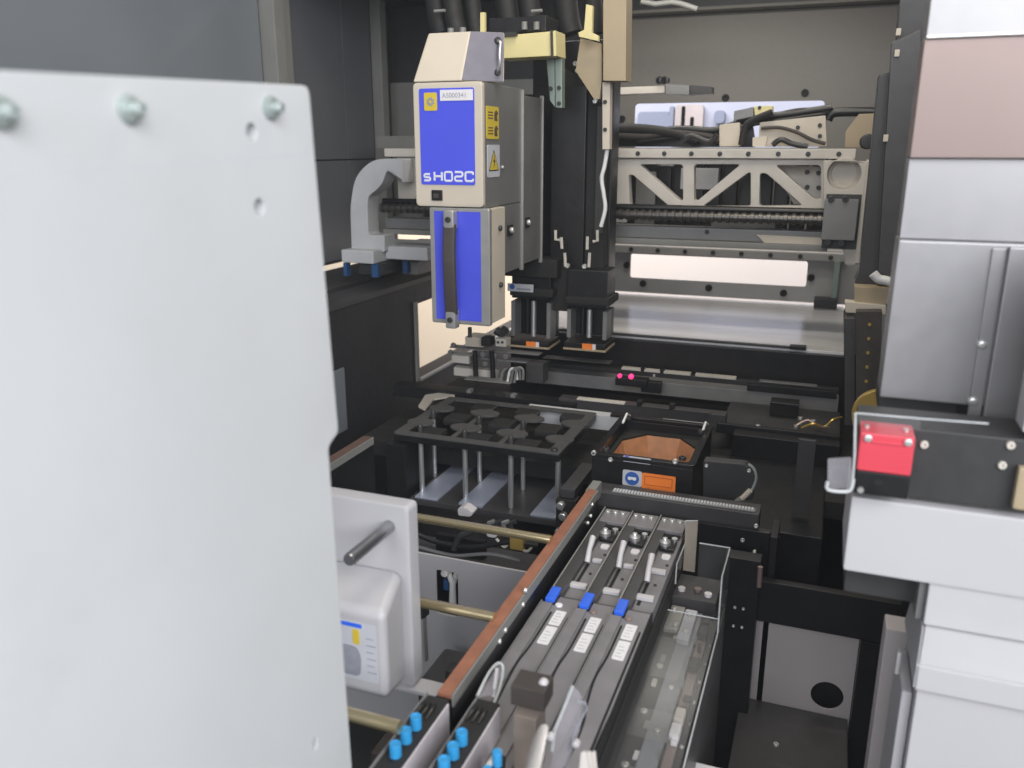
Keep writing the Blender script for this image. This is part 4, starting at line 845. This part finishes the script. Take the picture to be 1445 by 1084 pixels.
# =================================================================== FEEDERS
FZ = .998
def feeder(x0, label, variant):
    t = thing('tape_feeder', label, 'feeder', (x0 + .02, .80, .90), 'tape feeders side by side')
    x1 = x0 + .0392; A_ = lambda f: x0 + (x1 - x0) * f
    # front section: low channel plate with a raised rail on its left
    box('channel_plate', A_(.0), A_(1), .842, 1.100, FZ - .030, FZ - .009, 'feeder', t, .001)
    box('raised_rail', A_(.045), A_(.40), .845, 1.050, FZ - .0088, FZ, 'feederdark', t, .0015)
    box('edge_wall', A_(0), A_(.04), .842, 1.098, FZ - .0088, FZ + .0012, 'metalframe', t, .0004)
    hd = box('head_block', A_(.06), A_(.99), 1.055, 1.098, FZ - .0088, FZ - .001, 'feeder', t, .002)
    for f in (.2, .48, .76): screw((A_(f), 1.085, FZ - .001), UP, .0036 if f != .48 else .0042, hd, 'silverscrew')
    box('head_slot', A_(.2), A_(.9), 1.046, 1.0545, FZ - .0088, FZ - .0055, 'hole', t, 0)
    box('black_gear_housing', A_(.42), A_(.90), 1.005, 1.035, FZ - .0088, FZ - .004, 'blackgloss', t, .002)
    lathe('sprocket', [(.0075, 0), (.0075, .005), (.004, .008), (.003, .010)], (A_(.55), 1.018, FZ - .0042), UP, 'steel', t, 16)
    lathe('sprocket_hub', [(.004, 0), (.004, .005)], (A_(.80), 1.035, FZ - .006), UP, 'steel', t, 10)
    plate('pale_pad', rrect(A_(.58), A_(.86), .985, .998, .0035), [], 'Z', FZ - .0089, FZ - .0070, 'label', t)
    dy = 0 if variant < 2 else -.022
    box('slot', A_(.46), A_(.56), .885 + dy, .940 + dy, FZ - .0089, FZ - .0084, 'hole', t, 0)
    lev = tube('lever', [(A_(.50), .935 + dy, FZ - .004), (A_(.50), .945 + dy, FZ + .010), (A_(.49), .962 + dy, FZ + .018)], [.0038, .0034, .0042], 'plasticwhite', t, 8)
    if variant < 2: box('lever_arm', A_(.60), A_(.92), .944, .950, FZ - .0088, FZ - .0040, 'plasticwhite', lev, .001)
    else: box('white_bar', A_(.45), A_(.93), .943, .951, FZ - .0088, FZ - .0040, 'plasticwhite', t, .001)
    box('white_bar', A_(.38), A_(.90), .874, .882, FZ - .0088, FZ - .0035, 'plasticwhite', t, .001)
    for f, y_ in ((.50, .888), (.86, .97), (.75, .915)): screw((A_(f), y_, FZ - .009), UP, .002, t, 'dark')
    # blue latch in the step
    box('blue_latch', A_(.02), A_(.30), .823, .852, FZ - .003, FZ + .0025, 'capblue', t, .0012)
    screw((A_(.02), .855, FZ - .003), UP, .0025, t, 'silverscrew')
    # rear body
    b = plate('rear_body', [(A_(-.06), .30), (A_(.93), .30), (A_(.93), .60), (A_(.99), .66), (A_(.99), .8415), (A_(.33), .8415), (A_(.33), .822), (A_(-.06), .822)], [], 'Z', FZ - .05, FZ - .004, 'feeder', t, .001)
    box('left_strip', A_(-.05), A_(.28), .45, .820, FZ - .0038, FZ - .0005, 'feeder', t, .0012)
    box('left_edge', A_(-.075), A_(-.052), .40, .822, FZ - .03, FZ + .0002, 'framegrey', t, .0003)
    box('right_gap', A_(.885), A_(.945), .45, .80, FZ - .0042, FZ - .0036, 'hole', t, 0)
    # cable groove winding down the body
    g_ = [(A_(.36), .805), (A_(.36), .74), (A_(.30), .70), (A_(.34), .665), (A_(.40), .62), (A_(.40), .50)]
    if variant: g_ = [(A_(.36), .805), (A_(.36), .745), (A_(.30), .705), (A_(.38), .665), (A_(.52), .62), (A_(.52), .50)]
    tube('cable_groove', [(x, y, FZ - .0040) for x, y in g_], .0013, 'hole', t, 6, smooth=5)
    lathe('round_button', [(.0042, 0), (.0042, .0016), (.003, .0022)], (A_(.46), .822, FZ - .004), UP, 'pinkmetal_and_reflection' if variant else 'label', t, 16)
    for y0, y1 in ((.781, .811), (.742, .777)):
        lb = plate('white_label', rrect(A_(.47), A_(.79), y0, y1, .0012), [], 'Z', FZ - .004, FZ - .0034, 'label', t)
        for k in range(4): box('printed_line', A_(.53), A_(.53 + .19 - .05 * (k % 2)), y0 + .005 + k * .006, y0 + .0056 + k * .006, FZ - .0034, FZ - .0032, 'inkgrey', lb, 0)
    box('step', A_(.33), A_(.99), .8417, .8445, FZ - .009, FZ - .0045, 'feederdark', t, .0005)
    box('side_gap', A_(1.0), A_(1.018), .40, .85, FZ - .04, FZ - .006, 'hole', t, 0)
for i, lb in enumerate(['grey tape feeder beside the red brown rail, first of three', 'grey tape feeder in the middle of the three', 'grey tape feeder next to the clear cover, with upright white lever']):
    feeder(-.2705 + i * .0405, lb, i)
# black strip put in for the shade of the gap under the third feeder
tag(box('gap_shade', -.1495, -.1465, .45, 1.05, .915, .975, 'blackmatte', None, .001), 'black strip for the shade between the third feeder and clear cover', 'strip')

# =================================================================== EMPTY SLOT UNDER A CLEAR COVER
CXr = -.083
t = thing('slot_base', 'empty feeder slot with two pale metal strips under clear cover', 'feeder slot', (-.12, .75, .85))
box('floor', -.170, CXr - .002, .40, 1.045, .918, .930, 'dark', t, .001)
wl_ = box('right_wall', CXr - .0015, CXr + .0015, .40, .985, .70, .937, 'feederdark', t, .0006)
for x0, x1 in ((-.165, -.147), (-.127, -.107)):
    o = box('metal_strip', x0, x1, .42, .965, .9305, .9340, 'alu', t, .0008)
    for y_ in (.925, .80, .725, .655): lathe('strip_screw', [(.0034, 0), (.0034, .0012), (.0024, .0018)], ((x0 + x1) / 2, y_, .9341), UP, 'silverscrew', o, 12)
box('side_track', -.104, -.094, .42, .90, .9305, .9365, 'pinkmetal_and_reflection', t, .001)
box('side_track', -.0935, -.0865, .42, .93, .9305, .9325, 'dark', t, .0006)
box('end_block', -.150, -.092, .968, 1.03, .9305, .950, 'feederdark', t, .002)
for i_, (x, y_) in enumerate([(-.138, .985), (-.118, .99), (-.104, .982)]): lathe('contact', [(.0048, 0), (.0048, .004)], (x, y_, .9502), UP, ['plasticwhite', 'pinkmetal_and_reflection', 'label'][i_], t, 12)
for y_, m_ in [(.935, 'black'), (.91, 'dark'), (.84, 'black'), (.745, 'casting'), (.72, 'label')]: box('side_part', -.1035, -.0935, y_ - .010, y_ + .010, .9368, .946, m_, t, .002)
for k in range(14): box('track_tooth', -.1065, -.1045, .50 + k * .03, .515 + k * .03, .9345, .9385, ['dark', 'midgrey', 'black'][k % 3], t, .0004)
rnd = random.Random(4)
for k in range(16):
    y_ = .56 + k * .024; xx = rnd.choice((-.1015, -.1005, -.1325, -.139)); hh = rnd.uniform(.003, .009)
    box('slot_part', xx, xx + rnd.uniform(.004, .009), y_, y_ + rnd.uniform(.006, .016), .9372 if xx > -.11 else .9302, .9375 + hh if xx > -.11 else .9302 + hh * .6, rnd.choice(('black', 'dark', 'metalframe', 'casting', 'label', 'midgrey')), t, .001)
box('slot_bracket', -.146, -.128, .905, .962, .9345, .941, 'metalframe', t, .002)
box('slot_bracket', -.127, -.112, .885, .955, .9345, .943, 'labelgrey', t, .002)
for x_, y_ in ((-.141, .95), (-.133, .915), (-.120, .94), (-.118, .90)): lathe('bracket_screw', [(.0035, 0), (.0035, .0025), (.002, .003)], (x_, y_, .9432 if x_ > -.128 else .9412), UP, 'silverscrew', t, 12)
plate('clear_insert', rrect(-.160, -.110, .80, .88, .004), [], 'Z', .944, .9448, 'clear', t)
plate('clear_insert', rrect(-.145, -.100, .70, .745, .004), [], 'Z', .942, .9428, 'clear', t)
for k in range(6): lathe('large_screw', [(.0042, 0), (.0042, .002), (.003, .0028)], (-.137, .50 + k * .085, .9301), UP, 'silverscrew', t, 14)
tube('slot_wire', [(-.090, .95, .945), (-.092, .92, .950), (-.089, .87, .942), (-.091, .80, .944), (-.089, .72, .940)], .0016, 'dark', t, 6, smooth=5)
for k in range(9): screw((-.090, .60 + k * .037, .9326), UP, .0022, t, 'silverscrew')
t = thing('clear_cover', 'clear plastic cover with bright edges over the empty slot', 'clear cover', (-.1, .85, .94))
q = lambda px, py: at(px, py, X=CXr)
T1, T2, T3 = q(1030, 775), q(1019, 812), q(1018, 880); zt_ = (T1.z + T2.z) / 2
plate('side_sheet', [(T2.y, .938), (T1.y, .938), (T1.y, zt_), (T2.y, zt_)], [], 'X', CXr, CXr + .0012, 'clear', t)
tube('bright_edge', [(CXr, T1.y, zt_), (CXr, T2.y, zt_), (CXr, T2.y - .002, .940), (CXr, .64, .939)], .0009, 'clearedge', t, 6)
box('back_sheet', at(987, 768, Y=T1.y).x, CXr - .0005, T1.y, T1.y + .0012, .945, zt_, 'cleartop', t, 0)
tube('bright_edge', [(at(987, 768, Y=T1.y).x, T1.y, zt_), (CXr, T1.y, zt_)], .0009, 'clearedge', t, 6)
box('tall_back_tab', -.1441, -.1286, 1.03, 1.0312, .955, 1.0275, 'tabfilm', t, 0)
tube('bright_edge', [(-.1441, 1.03, 1.027), (-.1286, 1.03, 1.0295)], .0009, 'clearedge', t, 6)
E2 = [at(a, b, X=-.1445) for a, b in [(967, 736), (968, 764), (955, 796), (953, 824)]]
tube('bright_edge', E2, .0008, 'clearedge', t, 6)
plate('inner_sheet', [(p.y, p.z) for p in E2] + [(E2[-1].y + .08, E2[-1].z)], [], 'X', -.1455, -.1447, 'clear', t)
plate('top_sheet', [(-.145, .925), (CXr - .001, .925), (CXr - .001, .45), (-.150, .45)], [], 'Z', .952, .953, 'cleartop', t)
tube('bright_edge', [(-.145, .926, .9535), (CXr, .926, .9535)], .0008, 'clearedge', t, 6)

# dark frame and grey panel to the right of the cover
t = thing('frame_post', 'black upright frame post with pin holes right of clear cover', 'post', (-.03, 1.0, .60))
x0, x1, z0, z1 = fr(1026, 745, 1050, 1015, 1.06)
box('post', x0, x1 + .004, 1.06, 1.085, .62, .97, 'black', t, .001)
for px, py in [(1037, 857), (1049, 859), (1035, 883), (1047, 885), (1065, 778)]: screw(at(px, py, Y=1.06), FRONT, .0022, t)
tube('pale_pin', A([(1073, 800), (1071, 828)], 1.05), .0035, 'pinkmetal_and_reflection', t)
t = thing('grey_access_panel', 'grey brown sheet panel with round hole, lower right', 'panel', (.02, 1.1, .62))
hc = at(1167, 982, Y=1.10)
plate('sheet', [(-.060, .60), (.0865, .60), (.0865, .867), (-.060, .867)], [circ(hc.x, hc.z, .0215, 28)], 'Y', 1.10, 1.103, 'greysheet', t, .0005)
box('hole_backing', hc.x - .04, hc.x + .04, 1.13, 1.14, hc.z - .04, hc.z + .04, 'black', t, 0)
box('panel_frame', -.065, .13, 1.085, 1.099, .868, .93, 'black', t, .002)
box('panel_frame', .087, .135, 1.085, 1.099, .60, .867, 'black', t, .002)
t = thing('dark_shelf', 'dark grey shelf plate at the bottom beside the clear cover', 'shelf', (0, .8, .70))
box('shelf_plate', -.060, .084, .62, 1.098, .720, .735, 'feederdark', t, .002)
screw(at(1095, 1052, Z=.735), UP, .004, t)
t = thing('white_tray_edge', 'white plastic edge strip at the bottom of the picture', 'strip', (-.03, .57, .85))
zz = .87
q = at(955, 1064, Z=zz); q2 = at(1040, 1084, Z=zz)
box('edge', q.x, q.x + .11, q.y - .06, q.y - .004, zz - .05, zz, 'plasticwhite', t, .003)
lathe('peg', [(.004, 0), (.004, .012), (.002, .014)], (q.x + .014, q.y - .010, zz), UP, 'plasticwhite', t, 12)

# =================================================================== KNOB UNITS AT THE FEEDER TAILS
def knobunit(x0, label, ytop, knobs, side=True):
    t = thing('knob_unit', label, 'knob unit', (x0 + .012, .45, .93), 'knob units at the feeder tails')
    box('body', x0 + .0015, x0 + .022, .30, ytop, .985, 1.028, 'blackmatte', t, .001)
    box('left_rail', x0, x0 + .0013, .30, ytop, 1.0, 1.0305, 'midgrey', t, .0004)
    if side: box('paper_side', x0 + .0222, x0 + .0236, .30, ytop - .004, .90, 1.027, 'paper', t, .0002)
    for y_ in knobs:
        k = lathe('blue_knob', [(.0050, 0), (.0050, .0105), (.0046, .0115), (.0036, .0115), (.0033, .0108)], (x0 + .0115, y_, 1.0282), UP, 'knobblue', t, 20)
    for k in range(3): tube('spring_wire', [(x0 + .004 + k * .005, ytop - .012, 1.0285), (x0 + .006 + k * .005, ytop - .020, 1.032), (x0 + .003 + k * .006, ytop - .032, 1.0285)], .0012, 'black', t, 6, smooth=3)
    return t
knobunit(-.3005, 'black tail unit with blue knobs in front of the red brown rail', .581, (.537, .519, .501))
t2 = knobunit(-.2565, 'black tail unit with blue knobs and a clear loop end', .592, (.533, .516, .499))
# clear loop end of the second unit
yy = .60
lp_ = [(-.2560, .592, 1.030), (-.2560, .618, 1.036), (-.2535, .634, 1.037), (-.2490, .636, 1.033), (-.2455, .620, 1.024), (-.243, .596, 1.020)]
tube('loop_frame', lp_, .0016, 'clearedge', t2, 8, smooth=4)
plate('loop_window', [(-.2555, .592), (-.2555, .632), (-.2495, .634), (-.244, .60)], [], 'Z', 1.0285, 1.0295, 'film', t2)
tube('loop_pin', [(-.2465, .606, 1.022), (-.2475, .618, 1.044)], .0021, 'plasticwhite', t2, 8)
t3 = thing('knob_unit', 'third tail unit seen edge on, with blue knobs beside brown reel side', 'knob unit', (-.205, .45, .93), 'knob units at the feeder tails')
box('body', -.2135, -.205, .30, .53, .985, 1.030, 'blackmatte', t3, .001)
for y_ in (.517, .497, .477): lathe('blue_knob', [(.0040, 0), (.0040, .012), (.0035, .013)], (-.2075, y_, 1.0305), UP, 'knobblue', t3, 16)
tube('pale_lever', [(-.219, .55, 1.005), (-.213, .535, 1.028), (-.213, .50, 1.034)], .0026, 'casting', t3, 8, smooth=3)
# dark block and brown reel side on the second feeder
t = thing('reel_block', 'dark square block with brown lower face at the feeder tails', 'block', (-.19, .55, .99))
x0, x1, z0, z1 = fr(720, 967, 768, 1006, .56)
box('dark_top', x0, x1, .56, .585, z0, z1, 'rubber', t, .0015)
x0, x1, z0, z1 = fr(718, 1007, 756, 1084, .55)
box('brown_face', x0 + .004, x1, .55, .575, z0 - .02, z1, 'taupe', t, .001)
t = thing('tape_loop', 'milky white curled plastic tape at the bottom centre', 'tape', (-.18, .5, 1.0))
bm = bmesh.new(); prev = None
for i in range(15):
    a = i / 14; p = at(738 + 36 * a, 1084 - 66 * sin(a * 1.9) + 4, Y=.52)
    r_ = [bm.verts.new((p.x, .52, p.z)), bm.verts.new((p.x + .002, .495, p.z - .02)), bm.verts.new((p.x + .002, .49, p.z - .07))]
    if prev: [bm.faces.new((prev[j], r_[j], r_[j + 1], prev[j + 1])) for j in range(2)]
    prev = r_
bmesh.ops.solidify(bm, geom=list(bm.faces), thickness=.0012); link(finish(bm, 'curl', 60), 'curl', 'milky', t)
lathe('clip_stud', [(.004, 0), (.004, .004), (.002, .006)], at(768, 962, Y=.575), FRONT, 'plasticwhite', t, 10)
t = thing('film_guide', 'clear upright film guide with hooked wire on the feeder tails', 'film guide', (-.15, .55, 1.0))
fplate('film_sheet', [(778, 1084, .0), (782, 1030, .004), (808, 968, .006), (822, 985, .006), (818, 1030, .004), (800, 1084, 0)], .535, .0015, 'film', t)
tube('hook_wire', A([(815, 990), (826, 992), (828, 1000), (812, 1030), (803, 1060)], .53), .0009, 'inkgrey', t, 6)
tube('film_edge', A([(779, 1060), (783, 1030), (808, 969)], .533), .0013, 'clearedge', t, 6)
for px, py in [(778, 1037), (814, 1047)]: lathe('bead', [(.003, 0), (.003, .004), (.0015, .005)], at(px, py, Y=.53), FRONT, 'plasticwhite', t, 10)
t = thing('tape_end', 'bundle of clear tape ends poking up right of the film guide', 'tape', at(828, 1090, Y=.50))
for k in range(3): fplate('tape_strip', [(816 + k * 7, 1100), (820 + k * 7, 1062), (826 + k * 7, 1060), (834 + k * 5, 1100)], .50 + k * .004, .0008, 'milky', t)

# =================================================================== WHITE BOX WITH STEEL PIN (LEFT)
WY = .66
t = thing('docking_box', 'white docking box with steel pin and picture label, beside left panel', 'docking box', (-.49, WY, .80))
q = lambda px, py: (at(px, py, Y=WY).x, at(px, py, Y=WY).z)
pl = plate('back_plate', rrect(-.66, q(577, 740)[0], q(590, 972)[1], q(575, 716)[1], .006), [], 'Y', WY, WY + .02, 'white2', t, .003)
px1 = q(577, 740)[0]
# housing: chamfered right side, sloped shoulder
fy = WY - .06
F_ = lambda px, py: (at(px, py, Y=fy).x, at(px, py, Y=fy).z)
fxr, fz1 = F_(543, 868); fz0 = F_(550, 990)[1]; bxr = q(570, 880)[0]; bz1 = q(560, 803)[1]; bz0 = q(582, 964)[1]
bm = bmesh.new()
Vh = [(-.66, WY + .002, bz0), (bxr, WY + .002, bz0), (bxr, WY + .002, bz1), (-.66, WY + .002, bz1), (-.66, fy, fz0), (fxr, fy, fz0), (fxr, fy, fz1), (-.66, fy, fz1)]
v = [bm.verts.new(c) for c in Vh]
for f in [(4, 5, 6, 7), (7, 6, 2, 3), (5, 1, 2, 6), (4, 0, 1, 5), (0, 4, 7, 3), (0, 3, 2, 1)]: bm.faces.new([v[i] for i in f])
bmesh.ops.recalc_face_normals(bm, faces=bm.faces); bmesh.ops.bevel(bm, geom=list(bm.edges), offset=.009, segments=4, affect='EDGES', profile=.5)
hs = link(finish(bm, 'housing', 25), 'housing', 'white2', t)
a = at(549, 743, Y=WY - .001); pdir = Vector((0, -1, 0))
lathe('steel_pin', [(.0064, 0), (.0064, .072), (.0054, .0745)], a, pdir, 'pinmetal', t, 24)
# picture label on the housing's face
lx1 = at(531, 900, Y=fy).x; lz1 = at(520, 882, Y=fy).z; lz0 = at(520, 962, Y=fy).z
lb = box('picture_label', -.60, lx1, fy - .0006, fy + .0004, lz0, lz1, 'labelgrey', hs, 0)
bx = at(511, 890, Y=fy).x
box('printed_bar', -.60, bx, fy - .0011, fy - .0006, lz1 - .005, lz1 - .001, 'capblue', lb, 0)
plate('printed_yellow', rrect(bx - .010, bx - .003, lz1 - .023, lz1 - .007, .0025), [], 'Y', fy - .0011, fy - .0006, 'labelyellow', lb)
plate('printed_drawing', rpoly([(-.60, lz0 + .004), (bx - .004, lz0 + .004), (bx - .002, lz0 + .025), (bx - .006, lz0 + .036), (-.60, lz0 + .038)], .006), [], 'Y', fy - .0011, fy - .0006, 'inkgrey', lb)
for k in range(6): box('printed_line', bx + .004, bx + .012 + .002 * (k % 2), fy - .0011, fy - .0006, lz1 - .015 - k * .0072, lz1 - .0143 - k * .0072, 'inkgrey', lb, 0)
x0 = q(590, 968)[0]
box('foot_tab', x0 - .03, x0 + .022, WY - .004, WY + .018, q(590, 978)[1], q(590, 972)[1], 'white2', t, .0015)

# =================================================================== NEAR LEFT COVER PANEL
PX = -.30
t = thing('machine_cover', 'large white cover panel with bolts filling the left foreground', 'machine cover', (PX, .25, .90))
pn = [(-.15, 1.510), (.2476, 1.5268), (.4535, 1.5345, .006), (.4632, 1.3139, .002), (.4485, 1.3075, .003), (.4550, 1.0495, 0), (.4550, .85), (-.15, .85)]
pn = [(-.15, .85, 0), (.4550, .85, 0), (.4545, 1.0495, 0), (.4500, 1.3080, .004), (.4632, 1.3139, .003), (.4535, 1.5350, .006), (-.15, 1.5140, 0)]
hl = [at(356, 186, X=PX), at(367, 292, X=PX)]
sl = at(445, 1050, X=PX)
sh = plate('sheet', rpoly(pn, 0), [circ(h.y, h.z, .0044, 16) for h in hl] + [rpoly([(sl.y - .0022, sl.z - .0045), (sl.y + .0022, sl.z - .0045), (sl.y + .0022, sl.z + .0045), (sl.y - .0022, sl.z + .0045)], .002)], 'X', PX - .012, PX, 'white', t, .0012)
for h in hl: lathe('sunk_screw', [(.0042, 0), (.0042, .004), (.0025, .004), (.0022, .001)], (PX - .010, h.y, h.z), RIGHT, 'midgrey', t, 14)
box('slot_backing', PX - .016, PX - .0125, sl.y - .01, sl.y + .01, sl.z - .01, sl.z + .01, 'dark', t, 0)
s0, s1 = at(0, 250, X=PX), at(432, 219, X=PX)
tube('seam', [s0 - Vector((.0006, 0, 0)), s1 - Vector((.0006, 0, 0))], .0007, 'labelgrey', sh, 8)
for px, py in [(-2, 158), (180, 154), (380, 152)]:
    p = at(px, py, X=PX)
    b = lathe('bolt_washer', [(.0066, 0), (.0066, .0014), (.0056, .0018), (.0056, .0034), (.0050, .0038)], p, RIGHT, 'greenzinc', t, 24)
    lathe('bolt_stem', [(.0031, .0038), (.0031, .0082), (.0026, .0088), (.0014, .0088), (.0013, .0072)], p, RIGHT, 'greenzinc', b, 16)

# =================================================================== RIGHT FOREGROUND: STEEL COLUMN
KY = .80
t = thing('steel_column', 'tall brushed steel column on the right with stacked plates', 'column', (.12, KY, 1.25))
k = lambda px, py: at(px, py, Y=KY)
XC = .0548; XE = .30
zl = [1.80, k(1310, 52).z, k(1300, 224).z, k(1270, 338).z, k(1245, 560).z]
box('top_plate', XC + .001, XE, KY + .004, KY + .05, zl[1] + .0012, zl[0], 'brushed', t, .001)
box('bright_edge', XC + .001, XE, KY - .001, KY + .05, zl[1] - .0012, zl[1] + .001, 'silverscrew', t, .0005)
box('second_plate', XC, XE, KY + .003, KY + .05, zl[2] + .0005, zl[1] - .0014, 'pinkmetal_and_reflection', t, .001)  # pink reflection on the steel, put into the plate's colour
box('third_plate', XC, XE, KY + .010, KY + .05, zl[3], zl[2], 'brushed', t, .001)
lo = box('lower_plate', XC - .001, XE, KY - .002, KY + .05, zl[4], zl[3] - .0004, 'brushed', t, .002)
x0, x1 = k(1392, 400).x, k(1412, 400).x
box('raised_fold', x0, x1, KY - .005, KY - .0022, zl[4] - .03, zl[3] - .004, 'brushed', t, .002)
box('raised_panel', x1 + .001, XE, KY - .010, KY - .0022, zl[4] - .035, zl[3] - .002, 'brushed', t, .002)
for px, py in [(1386, 486), (1373, 566)]:
    p = at(px, py, Y=KY - .003); lathe('screw', [(.0048, 0), (.0048, .0015), (.0036, .003), (.0016, .0034)], p, FRONT, 'silverscrew', lo, 16)
tag(box('hanging_flap', k(1408, 600).x - .002, XE, .70, .73, at(1420, 608, Y=.70).z, at(1425, 345, Y=.70).z, 'white2', None, .002), 'pale flap hanging at the right edge under the column', 'flap')
tag(box('column_foot', .055, .12, .815, .88, 1.262, 1.281, 'dark', None, .002), 'dark foot block under the steel column', 'block')

# red safety switch on a black block, clear guard
EY = .70
e = lambda px, py: at(px, py, Y=EY)
t = thing('switch_block', 'dark mounting block with screws behind the red switch', 'mounting block', e(1330, 735))
zA, zB = e(1320, 610).z, e(1205, 696).z
o = box('block', e(1207, 640).x, .30, EY + .004, EY + .06, zB + .0005, zA, 'dark', t, .002)
for px, py in [(1304, 627), (1262, 690), (1414, 656), (1426, 628), (1348, 726)]: screw(at(px, py, Y=EY + .004), FRONT, .0032, o, 'casting')
box('side_button', e(1432, 680).x, e(1460, 680).x, EY - .006, EY + .003, e(1432, 716).z, e(1432, 655).z, 'tan', t, .003)
t = thing('safety_switch', 'red topped safety switch with black lower half', 'switch', e(1250, 690))
x0, x1 = e(1211, 620).x, e(1285, 640).x
z0, z1 = e(1211, 651).z, e(1211, 598).z
rd = box('red_cover', x0, x1, EY - .022, EY + .012, z0, z1, 'red', t, .0022)
box('black_base', x0, x1, EY - .021, EY + .012, e(1211, 683).z, z0 - .0004, 'black', t, .0015)
box('moulded_ridge', x0 + .009, x1 - .008, EY - .0232, EY - .0219, z1 - .0075, z1 - .0058, 'red', rd, .0005)
box('moulded_ridge', x0 + .002, x1 - .002, EY - .0226, EY - .0219, z0 + .0015, z0 + .0025, 'red', rd, .0003)
box('key_slot', x0 + .014, x0 + .020, EY - .0214, EY - .0208, z0 - .010, z0 - .006, 'hole', t, 0)
for dx, dz in ((.006, -.004), (x1 - x0 - .005, -.004)): lathe('corner_screw', [(.0028, 0), (.0028, .002), (.0015, .0025)], (x0 + dx, EY - .022, z1 + dz), FRONT, 'silverscrew', rd, 12)
for dx in (.005, x1 - x0 - .006): lathe('corner_screw', [(.0022, 0), (.0022, .0016)], (x0 + dx, EY - .006, z1), UP, 'silverscrew', rd, 12)
lathe('base_screw', [(.0024, 0), (.0024, .002)], (x0 + .005, EY - .021, z0 - .016), FRONT, 'silverscrew', t, 12)
t = thing('clear_guard', 'bent clear plastic guard with hook left of the red switch', 'guard', e(1200, 690))
tube('guard_edge', A([(1207, 583), (1206, 640), (1203, 680)], EY - .028), .0010, 'clearedge', t, 8)
fplate('guard_sheet', [(1207, 584), (1300, 592), (1298, 606), (1207, 598)], EY - .028, .0012, 'clear', t)
tube('guard_top_edge', A([(1207, 583), (1300, 591), (1395, 598)], EY - .028), .0007, 'clearedge', t, 8)
tube('hook', A([(1204, 676), (1201, 690), (1192, 694), (1168, 691), (1168, 680)], EY - .028), .0015, 'clearedge', t, 8, smooth=3)
fplate('hook_sheet', [(1168, 648), (1201, 646), (1203, 690), (1168, 690)], EY - .020, .002, 'film', t, .001)
lathe('hook_hole', [(.0075, 0), (.0075, .001), (.0055, .001), (.0055, 0)], e(1184, 669), FRONT, 'dark', t, 20)

# white covers bottom right
WYf = .70
t = thing('white_cover', 'white stepped machine cover at the lower right', 'cover', (.15, WYf, .80))
xa = .0352; zT = e(1195, 699).z; zM_ = e(1195, 806).z; xb = e(1310, 840).x
box('upper_block', xa, .32, WYf, WYf + .10, zM_, zT - .0005, 'white2', t, .003)
zS = e(1320, 888).z
box('neck', xb, .32, WYf + .004, WYf + .10, zS, zM_ - .0005, 'white2', t, .002)
box('neck_return', xb - .006, xb - .0005, WYf + .012, WYf + .10, zS, zM_ - .0005, 'midgrey', t, .001)
xs = e(1288, 920).x; zS2 = e(1288, 946).z
bm = bmesh.new(); yv = WYf - .03
Vs = [(xs, yv, zS2), (.32, yv, zS2), (.32, yv, zS - .018), (xs, yv, zS - .018), (xb, WYf + .003, zS - .0006), (.32, WYf + .003, zS - .0006), (xs, WYf + .08, zS2), (.32, WYf + .08, zS2), (xb, WYf + .08, zS - .0006), (.32, WYf + .08, zS - .0006)]
v = [bm.verts.new(c) for c in Vs]
for f in [(0, 1, 2, 3), (3, 2, 5, 4), (4, 5, 9, 8), (0, 3, 4, 8, 6), (1, 7, 9, 5, 2), (0, 6, 7, 1), (6, 8, 9, 7)]: bm.faces.new([v[i] for i in f])
bmesh.ops.recalc_face_normals(bm, faces=bm.faces); bmesh.ops.bevel(bm, geom=list(bm.edges), offset=.002, segments=2, affect='EDGES')
link(finish(bm, 'sloped_step', 25), 'sloped_step', 'white2', t)
box('lower_front', xs + .004, .32, WYf - .022, WYf + .08, .75, zS2 - .0006, 'white2', t, .002)
ln = box('side_return', e(1266, 1000).x, xs + .0035, WYf - .010, WYf + .06, .75, e(1270, 965).z, 'white2', t, .003)
box('return_pin', e(1266, 940).x, e(1272, 940).x, WYf + .01, WYf + .014, e(1270, 962).z, e(1266, 930).z, 'plasticwhite', ln, .0008)
tag(box('cover_backing', .088, .30, .83, .86, .62, 1.035, 'greysheet', None, .002), 'grey violet inner sheet between the black frame and white cover', 'sheet')
tag(box('under_cover_block', xa + .004, .30, WYf + .03, WYf + .09, zM_ - .035, zM_ - .001, 'dark', None, .002), 'dark bar directly under the white stepped cover', 'bar')

# =================================================================== thin haze volume added to imitate lens veil and lift blacks
hz = box('haze', -5.5, 3.5, -3.5, 6.5, -1.05, 3.6, 'base', None, 0)
hz.data.materials.clear(); m = bpy.data.materials.new('haze'); m.use_nodes = True; N, L = m.node_tree.nodes, m.node_tree.links
N.remove(N['Principled BSDF']); pv = N.new('ShaderNodeVolumePrincipled'); pv.inputs['Color'].default_value = (0.88, 0.92, 1.0, 1); pv.inputs['Density'].default_value = 0.010
L.new(pv.outputs[0], N['Material Output'].inputs['Volume']); hz.data.materials.append(m); hz['kind'] = 'stuff'
